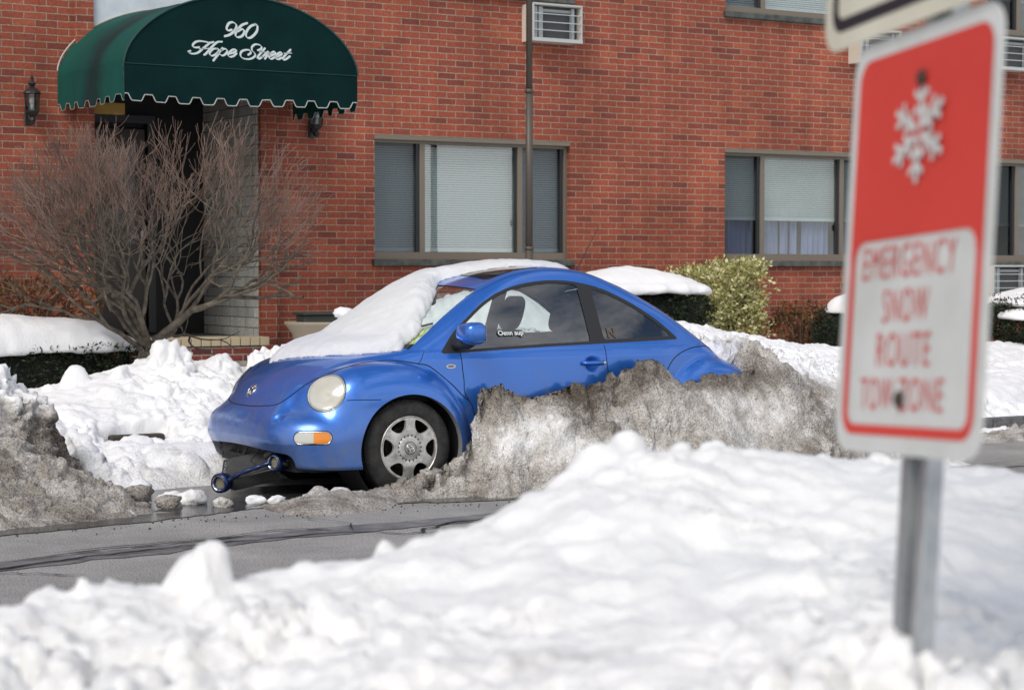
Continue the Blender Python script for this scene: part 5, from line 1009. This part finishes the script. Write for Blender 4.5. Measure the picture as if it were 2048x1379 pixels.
V_,Fc=blob(1,3,2); V_=np.sign(V_)*np.abs(V_)**.8; mobj('rear_view_mirror',V_*np.array([.03,.13,.045])+np.array([.60,.02,1.27]),Fc,MTRIM,CAR)
# stickers
def decalpts(P): return newton(CFD,np.array(P)*np.array([1,-1,1]),4)
def wstick(x0,x1,z0,z1,name,m_,off=.004):
    n=8; G=[(x0+(x1-x0)*i/n,-.74,z0+(z1-z0)*j/3) for i in range(n+1) for j in range(4)]; P=decalpts(G); g=grad(CFD,P); P=P+g*off; P[:,1]*=-1
    return mobj(name,P,gridfaces(n+1,4),m_,CAR)
def vtext(s_,size,c,u,v,n_,name,m_,par,xs=1,thick=0,align='CENTER',sp_=1):
    cu=bpy.data.curves.new(name,'FONT'); cu.body=s_; cu.size=size; cu.align_x=align; cu.align_y='CENTER'; cu.offset=thick; cu.extrude=0; cu.space_character=sp_
    to=bpy.data.objects.new('t',cu); sc.collection.objects.link(to); bpy.context.view_layer.update(); me=bpy.data.meshes.new_from_object(to.evaluated_get(bpy.context.evaluated_depsgraph_get()))
    bpy.data.objects.remove(to); u,v,n_,c=map(np.array,(u,v,n_,c)); P=np.array([q.co[:] for q in me.vertices]); Fc=[tuple(p.vertices) for p in me.polygons]; bpy.data.meshes.remove(me)
    return mobj(name,c+P[:,:1]*xs*u+P[:,1:2]*v,Fc,m_,par,smooth=False)
def surfuv(x,z):
    P=decalpts([(x,-.74,z)])[0]; g=grad(CFD,P[None])[0]; P[1]*=-1; g[1]*=-1; n_=g/np.linalg.norm(g); u=np.array([1,0,0])-n_*n_[0]; u/=np.linalg.norm(u); return P,u,np.cross(n_,u)*1.0,n_
P,u,v,n_=surfuv(.835,1.062); v=v if v[2]>0 else -v
mO=mat('sticker_outline',(.03,.04,.04),.6); mW=mat('sticker_white',(.72,.76,.74),.6)
vtext('Oenn aup',.050,P+n_*.001,u,v,n_,'window_sticker',mO,CAR,1.0,.006); vtext('Oenn aup',.050,P+n_*.0025,u,v,n_,'window_sticker',mW,CAR,1.0,.001)
P,u,v,n_=surfuv(1.66,1.045); v=v if v[2]>0 else -v; vtext('N',.10,P+n_*.001,u,v,n_,'letter_sticker',mat('brown_letter',(.10,.08,.06),.7),CAR,1,.004)
MY=mat('yellow_green_tag',(.52,.60,.08),.6)
def wtag(x,a,w_,h_,rot,name):
    P=newton(CFD,np.array([[x,a,float(ev(ZC,x-.5*a*a))]]),5)[0]; g=grad(CFD,P[None])[0]; P[1]*=-1; g[1]*=-1; n_=g/np.linalg.norm(g); u=np.cross((0,0,1),n_); u/=np.linalg.norm(u); v=np.cross(n_,u)
    if u[1]>0: pass
    c_,s_=math.cos(rot),math.sin(rot); u2=u*c_+v*s_; v2=v*c_-u*s_; P=P-n_*.012
    o=mobj(name,[P-u2*w_/2-v2*h_/2,P+u2*w_/2-v2*h_/2,P+u2*w_/2+v2*h_/2,P-u2*w_/2+v2*h_/2],[(0,1,2,3)],MY,CAR,smooth=False)
    m=MB()
    for (a_,b_,c2,d2) in ((-.35,-.1,-.30,.3),(0,.28,-.25,.3),(-.4,.4,.36,.42)): 
        m.add([P+n_*.001+u2*w_*x_+v2*h_*y_ for x_,y_ in ((a_,c2),(b_,c2),(b_,d2),(a_,d2))],[(0,1,2,3)])
    m.build('tag_print',mat('tag_print',(.70,.72,.55),.6),o)
wtag(.165,.59,.15,.085,.1,'inspection_tag'); wtag(.25,.575,.15,.08,.1,'inspection_tag')
# wiper, antenna, mirror, handle, marker
m=MB(); P=newton(CFD,np.array([(-.02+.33*t,.30+.28*t,.98+.14*t) for t in np.linspace(0,1,12)]),4); g=grad(CFD,P); P=P+.015*g; P[:,1]*=-1; m.tube(P,.007,6); m.build('wiper',MTRIM,CAR)
m=MB(); m.tube([(1.80,0,1.41),(1.815,0,1.445)],[.018,.010],10); m.tube([(1.81,0,1.44),(2.03,0,1.80)],[.0042,.0022],6); m.build('antenna',MTRIM,CAR)
for s_ in (-1,1):
    Vv,Fc=blob(1,40,4); Vv=Vv/np.linalg.norm(Vv,axis=1)[:,None]; e=lambda v,p: np.sign(v)*np.abs(v)**p
    Vv=e(Vv,.66); Vv[:,0]=np.where(Vv[:,0]>0,Vv[:,0]*.55,Vv[:,0]); Vv=Vv*np.array([.100,.112,.072]); Vv[:,2]*=1-.15*(Vv[:,1]*-s_/.118)
    Vv=Vv+np.array([.430,s_*.915,1.062]); mo_=mobj('wing_mirror',Vv,Fc,MP,CAR)
    m=MB(); m.tube([(.38,s_*.745,.985),(.41,s_*.80,.985),(.43,s_*.86,.985),(.43,s_*.92,1.0)],[.034,.036,.03,.022],12); m.build('mirror_arm',MTRIM,mo_,smooth=True)
    m=MB(); m.box(.478,.486,s_*.915-.085,s_*.915+.085,1.012,1.115,.02); m.build('mirror_glass',MCH,mo_)
    m=MB(); m.tube([(1.36,s_*.805,.837),(1.375,s_*.828,.837),(1.45,s_*.836,.837),(1.52,s_*.828,.837),(1.54,s_*.808,.837)],[.012,.016,.016,.017,.014],10); h_=m.build('door_handle',MP,ND if s_<0 else [c for c in CAR.children if c.name.startswith('door') and c!=ND][0],smooth=True)
    m=MB(); m.lathe([(.001,-.008),(.010,-.006),(.011,.0)],(1.525,s_*.842 if s_<0 else .836,.837),'y',16); m.build('lock',MCH,ND if s_<0 else [c for c in CAR.children if c.name.startswith('door') and c!=ND][0])
    P=newton(CFD,np.array([(.341+.034*math.cos(q)*1.0,.77,.839+.015*math.sin(q)) for q in np.linspace(0,2*math.pi,24,endpoint=False)]),4); g=grad(CFD,P); P=(P+g*.004)*np.array([1,s_,1]); mk=mobj('side_marker',P,[tuple(range(24))],mat('marker_chrome',(.55,.56,.56),.3,.6),CAR,smooth=False)
    P=newton(CFD,np.array([(.341+.024*math.cos(q)*1.0,.77,.839+.008*math.sin(q)) for q in np.linspace(0,2*math.pi,24,endpoint=False)]),4); g=grad(CFD,P); P=(P+g*.006)*np.array([1,s_,1]); mobj('marker_lens',P,[tuple(range(24))],mat('marker_grey',(.16,.16,.17),.3),mk,smooth=False)
# hanging grille: bar with two round lamp surrounds, mesh behind
BR=mat('grille_blue',(.006,.024,.10),.34,.5,coat=.6)
c1=np.array([-1.075,-.19,.082]); c2=np.array([-.80,-.45,.225]); c3=np.array([-.62,-.53,.235])
def ring(c,n_,r,par=None):
    u,v,n_=frame(n_); k=36; prof=[(r*.55,.0),(r*.80,-.02),(r*.98,-.01),(r,.012),(r*.99,.03),(r*.86,.075),(r*.6,.09),(r*.55,.0)]; a=np.arange(k)*2*math.pi/k; Vv=[]
    for (q,h) in prof: Vv+=[c+u*q*math.cos(t)+v*q*math.sin(t)-n_*h for t in a]
    o=mobj('fog_lamp',Vv,[(i*k+j,i*k+(j+1)%k,(i+1)*k+(j+1)%k,(i+1)*k+j) for i in range(len(prof)-1) for j in range(k)],BR,par)
    Vv=[];pr=[(r*.82,-.012),(r*.7,-.022),(r*.66,.0)]
    for (q,h) in pr: Vv+=[c+u*q*math.cos(t)+v*q*math.sin(t)-n_*h for t in a]
    mobj('chrome_ring',Vv,[(i*k+j,i*k+(j+1)%k,(i+1)*k+(j+1)%k,(i+1)*k+j) for i in range(len(pr)-1) for j in range(k)],MCH,o)
    mobj('lamp_lens',[c+u*r*.66*math.cos(t)+v*r*.66*math.sin(t)-n_*.006 for t in a],[tuple(range(k))],mat('fog_lens',(.30,.27,.20),.15,.3,coat=.6),o,smooth=False)
m=MB(); P=catm([c1+np.array([.03,-.01,.0]),c1*.66+c2*.34+np.array([0,0,.012]),c1*.33+c2*.67+np.array([0,0,.012]),c2+np.array([-.02,.02,0])],6); m.tube(P,[.012+.006*math.sin(i*.9)**2 for i in range(len(P))],10); m.tube([c2+np.array([.05,-.02,.01]),c3],.010,8); GB=m.build('loose_grille',BR,CAR,smooth=True)
ring(c1,(-.80,-.50,-.05),.066,GB); ring(c2,(-.93,-.36,.05),.062,GB)
A_,B_,C_,D_=c1+np.array([.02,.03,.0]),c2+np.array([.02,-.04,-.03]),np.array([-.70,-.20,.285]),np.array([-.93,.08,.20])
m=MB(); nu,nv=34,20
def gpt(s,t): return (A_*(1-s)+B_*s)*(1-t)+(D_*(1-s)+C_*s)*t+np.array([0,0,-.03*math.sin(math.pi*t)*math.sin(math.pi*s)])
for k_ in range(-nv,nu):
    for sg_ in (1,-1):
        pts=[]
        for q in np.linspace(0,1,9):
            s=(k_+q*nv)/nu if sg_==1 else (k_+nv-q*nv)/nu
            if 0<=s<=1: pts.append(gpt(s,q))
        if len(pts)>1: m.tube(pts,.0030,3,caps=False)
m.tube([gpt(s,0) for s in np.linspace(0,1,8)],.006,5); m.tube([gpt(s,1) for s in np.linspace(0,1,8)],.006,5); m.tube([gpt(0,s) for s in np.linspace(0,1,6)],.006,5)
D2=np.array([-.98,-.16,.02]); E2=np.array([-.72,-.42,.11])
def gp2(s,t): return (A_*(1-s)+B_*s)*(1-t)+(D2*(1-s)+E2*s)*t
for k_ in range(-8,nu):
    for sg_ in (1,-1):
        pts=[gp2((k_+(q if sg_==1 else 1-q)*8)/nu,q) for q in np.linspace(0,1,4) if 0<=(k_+(q if sg_==1 else 1-q)*8)/nu<=1]
        if len(pts)>1: m.tube(pts,.0028,3,caps=False)
tb=MB()
for (px_,py_,w9,h9,sk_) in ((-.80,.28,.10,.07,.03),(-.79,.05,.05,.10,-.02),(-.82,-.42,.05,.05,.03),(-.77,.45,.07,.09,-.03)):
    q9=[(px_,py_-w9,.30),(px_-.004,py_+w9*.7,.30),(px_-.02,py_+w9*.5+sk_,.30-h9*.6),(px_-.03,py_+sk_,.30-h9),(px_-.012,py_-w9*.5,.30-h9*.45)]
    tb.add(q9+[(a_+.006,b_,c_) for a_,b_,c_ in q9],[tuple(range(5)),tuple(range(9,4,-1))]+[(i,5+i,5+(i+1)%5,(i+1)%5) for i in range(5)])
tb.tube([(-.80,.1,.30),(-.84,.12,.20),(-.90,.10,.15),(-.95,.06,.17)],.004,5); tb.tube([(-.78,-.2,.30),(-.86,-.2,.22),(-.83,-.3,.17)],.004,5)
tb.build('torn_plastic',MTRIM,CAR)
m.build('wire_mesh',mat('mesh_grey',(.06,.06,.06),.5),GB)
# ---- snow lying on the car
t_reg=catm([(-.50,.02),(-.40,-.25),(-.258,-.458),(-.099,-.584),(.032,-.63),(.104,-.601),(.23,-.529),(.378,-.378),(.514,-.237),(.663,-.045),(.75,-.075),(.938,-.150),(1.15,-.24),(1.4,-.28),(1.6,-.27),(1.75,-.15),(1.82,.1),(1.75,.4),(1.3,.52),(.8,.54),(.3,.60),(-.05,.66),(-.3,.60),(-.48,.4),(-.54,.2)],5,closed=True)
def SF(x,y,z):
    sh=x.shape; P=np.stack([x.ravel(),y.ravel(),z.ravel()],1); c=CF(x,y,z)
    t=np.interp(x,[-.55,-.35,-.1,.3,.7,.95,1.3,1.8],[.040,.06,.09,.105,.085,.045,.05,.05])+(.016*fbm(P,3.5,3,seed=2)+.007*fbm(P,16,2,seed=3)).reshape(sh)
    rg=RG(x,y)+(.030*fbm(P,6,3,seed=4)+.012*fbm(P,21,2,seed=1)).reshape(sh)
    g=smax(c-t,rg*.8,.13); g=smax(g,-(c+.004),.006); return smax(g,.93-z+.3*(x<.2)*0,.02)if False else smax(g,np.where(y>.62,.97-z,-1.),.01)
rx=np.linspace(-.8,2.1,291); ry=np.linspace(-.9,1.2,211); RX,RY=np.meshgrid(rx,ry,indexing='ij'); RV=sdpoly(RX,RY,t_reg)
def RG(x,y):
    fx=np.clip((x+.8)/.01,0,289.99); fy=np.clip((y+.9)/.01,0,209.99); i=fx.astype(int); j=fy.astype(int); a=fx-i; b=fy-j
    return RV[i,j]*(1-a)*(1-b)+RV[i+1,j]*a*(1-b)+RV[i,j+1]*(1-a)*b+RV[i+1,j+1]*a*b
SV,ST_=nets(SF,(-.66,-.74,.80),(1.95,1.06,1.66),.0145)
s_=mobj('car_snow',SV+np.array([0,0,0]),ST_,MSNOWT); s_.location=(X0,Y0,0); setdirt(s_,np.zeros(len(SV))); tag(s_,'smooth white snow slab covering the bonnet, windscreen and roof of the blue car','snow')
V_,Fc=blob(.075,7,3); q_=mobj('snow_lump',V_*np.array([1,1.35,.7]),Fc,MSNOW); q_.location=(X0+.385,Y0+.93,1.15); setdirt(q_,np.zeros(len(V_))); tag(q_,'small lump of snow on the far wing mirror of the blue car','snow lump')
# ---------------------------------------------------------------- street signs
SCc=np.array([[2.0268,2.3453,1.8077],[1.9003,1.9068,1.83],[1.8465,1.8913,1.2226],[1.973,2.3299,1.2003]]); ctr=SCc.mean(0)
ux=np.array([-.277,-.96,.049]); ux/=np.linalg.norm(ux); uy=np.array([.088,.025,.996]); uy-=ux*(ux@uy); uy/=np.linalg.norm(uy); un=np.cross(ux,uy)   # towards the viewer
if un@(np.array([0,0,1.47])-ctr)<0: un=-un
def rrect(w,h,r,n=10):
    P=[]
    for cx,cy,a0 in ((w/2-r,h/2-r,0),(-w/2+r,h/2-r,90),(-w/2+r,-h/2+r,180),(w/2-r,-h/2+r,270)):
        for i in range(n+1): a=R(a0+90*i/n); P.append((cx+r*math.cos(a),cy+r*math.sin(a)))
    return P
def plate(name,P,c,h0,h1,m_,par,smooth=False):
    n=len(P); V=[c+ux*x+uy*y+un*h1 for x,y in P]+[c+ux*x+uy*y+un*h0 for x,y in P]
    return mobj(name,V,[tuple(range(n)),tuple(range(2*n-1,n-1,-1))]+[(i,n+i,n+(i+1)%n,(i+1)%n) for i in range(n)],m_,par,smooth=smooth)
MSW=mat('sign_white',(.55,.56,.53),.45); noisecol(MSW,(.50,.51,.48),(.58,.59,.565),7,5)
MSR=mat('sign_red',(.58,.045,.034),.42); noisecol(MSR,(.53,.04,.03),(.61,.052,.038),3,5,.3,.7)
MSCm=mat('sign_cream',(.56,.53,.42),.5); noisecol(MSCm,(.50,.475,.37),(.60,.57,.46),5,5)
MSB=mat('sign_black',(.012,.012,.016),.5)
def ringpoly(name,Po,Pi,c,h,m_,par):
    n=len(Po); V=[c+ux*x+uy*y+un*h for x,y in Po]+[c+ux*x+uy*y+un*h for x,y in Pi]; return mobj(name,V,[(i,(i+1)%n,n+(i+1)%n,n+i) for i in range(n)],m_,par,smooth=False)
def off(P,dx,dy): return [(x+dx,y+dy) for x,y in P]
w_,h_=.457,.61
S=empty('snow_route_sign',tuple(ctr)); tag(S,'red and white EMERGENCY SNOW ROUTE TOW ZONE sign with a white snowflake','sign'); c0=np.zeros(3)
plate('sign_plate',rrect(w_,h_,.045),c0,0,.0025,MSW,S)
# red frame and red upper field
Po=rrect(w_-.046,h_-.052,.034); Pi=rrect(w_-.082,h_-.082,.022); ringpoly('red_border',Po,Pi,c0,.0033,MSR,S)
ytop=h_/2-.026; ysp=.005; wi=w_-.046
n=10; P=[]
for cx,cy,a0 in ((wi/2-.034,ytop-.034,0),(-wi/2+.034,ytop-.034,90)):
    for i in range(n+1): a=R(a0+90*i/n); P.append((cx+.034*math.cos(a),cy+.034*math.sin(a)))
P.append((-wi/2,ysp-.03)); r_=.03; wi2=w_-.082
for i in range(n+1): a=R(180-90*i/n); P.append((-wi2/2+r_+r_*math.cos(a),ysp-r_+r_*math.sin(a)))
for i in range(n+1): a=R(90-90*i/n); P.append((wi2/2-r_+r_*math.cos(a),ysp-r_+r_*math.sin(a)))
P.append((wi/2,ysp-.03)); V=[c0+ux*x+uy*y+un*.0041 for x,y in P]; mobj('red_field',V,[tuple(range(len(P)))],MSR,S,smooth=False)
# snowflake
m=MB()
def bar(x0,y0,x1,y1,w2):
    d=np.array([x1-x0,y1-y0]); d/=np.linalg.norm(d); q=np.array([-d[1],d[0]])*w2/2; p0=np.array([x0,y0])-d*w2*.3; p1=np.array([x1,y1])+d*w2*.3
    k=len(m.v); h=.0049+.00022*k; m.add([c0+ux*p[0]+uy*p[1]+un*h for p in (p0+q,p0-q,p1-q,p1+q)],[(0,1,2,3)])
fc=np.array([.006,.152])
for k_ in range(6):
    a=R(90+60*k_); d=np.array([math.cos(a)*1.22,math.sin(a)])
    bar(*(fc+d*.012),*(fc+d*.070),.0108)
    for rr_,L_ in ((.024,.018),(.045,.021)):
        for s_ in (-1,1):
            b=a+s_*R(52); e_=np.array([math.cos(b)*1.15,math.sin(b)]); bar(*(fc+d*rr_),*(fc+d*rr_+e_*L_),.0094)
m.build('snowflake',MSW,S)
for s_,y,sz,wd_ in (('EMERGENCY',-.028,.070,.292),('SNOW',-.092,.070,.143),('ROUTE',-.155,.070,.168),('TOW',-.219,.068,.106),('ZONE',-.219,.068,.136)):
    o_=vtext(s_,sz,c0*0,ux,uy,un,'lettering',MSR,S,1,-.0006,sp_=1.16); q_=np.array([v_.co[:] for v_ in o_.data.vertices]); a_=q_@ux; b_=q_@uy; k_=wd_/(a_.max()-a_.min()); q_=(a_-(a_.max()+a_.min())/2)[:,None]*k_*ux+(b_-(b_.max()+b_.min())/2+y)[:,None]*uy+un*.0046+ux*{'TOW':-.090,'ZONE':.050}.get(s_,-.012); o_.data.vertices.foreach_set('co',q_.ravel()); o_.data.update()
def bolt(x,y,c=c0,par=S):
    m=MB(); k=12; V=[]
    for (q,h) in ((.012,.0035),(.012,.006),(.008,.009),(.001,.010)): V+=[c+ux*(x+q*math.cos(2*math.pi*i/k))+uy*(y+q*math.sin(2*math.pi*i/k))+un*(h+.004) for i in range(k)]
    m.add(V,[(i*k+j,i*k+(j+1)%k,(i+1)*k+(j+1)%k,(i+1)*k+j) for i in range(3) for j in range(k)]); m.build('bolt',mat('rusty_bolt',(.06,.04,.03),.7,.4),par)
bolt(.008,.228); bolt(-.008,-.226)
c1_=uy*(.61/2+.305+.004)+ux*(-.022)+un*.012
S2=empty('upper_sign',tuple(ctr+c1_)); tag(S2,'cream sign with a black border line mounted just above the red snow route sign','sign')
plate('sign_plate',rrect(.61,.61,.05),c0,0,.0025,MSCm,S2); ringpoly('black_border',rrect(.555,.555,.036),rrect(.515,.515,.020),c0,.0035,MSB,S2)
# U channel post
pl=MB(); base=ctr-un*.012+ux*.012
prof=[(-.040,0),(-.019,0),(-.012,-.034),(.012,-.034),(.019,0),(.040,0),(.040,-.004),(.022,-.004),(.0155,-.038),(-.0155,-.038),(-.022,-.004),(-.040,-.004)]
z0,z1=-(base[2]+.1),1.2; V=[]
for t in (z0,z1): V+=[ux*x+un*y+uy*t for x,y in prof]
k=len(prof); pl.add(V,[(i,(i+1)%k,k+(i+1)%k,k+i) for i in range(k)]+[tuple(range(k)),tuple(range(2*k-1,k-1,-1))])
po=pl.build('sign_post',MGALV); po.location=tuple(base); tag(po,'galvanised steel post standing in the foreground snow and carrying the two signs','post')
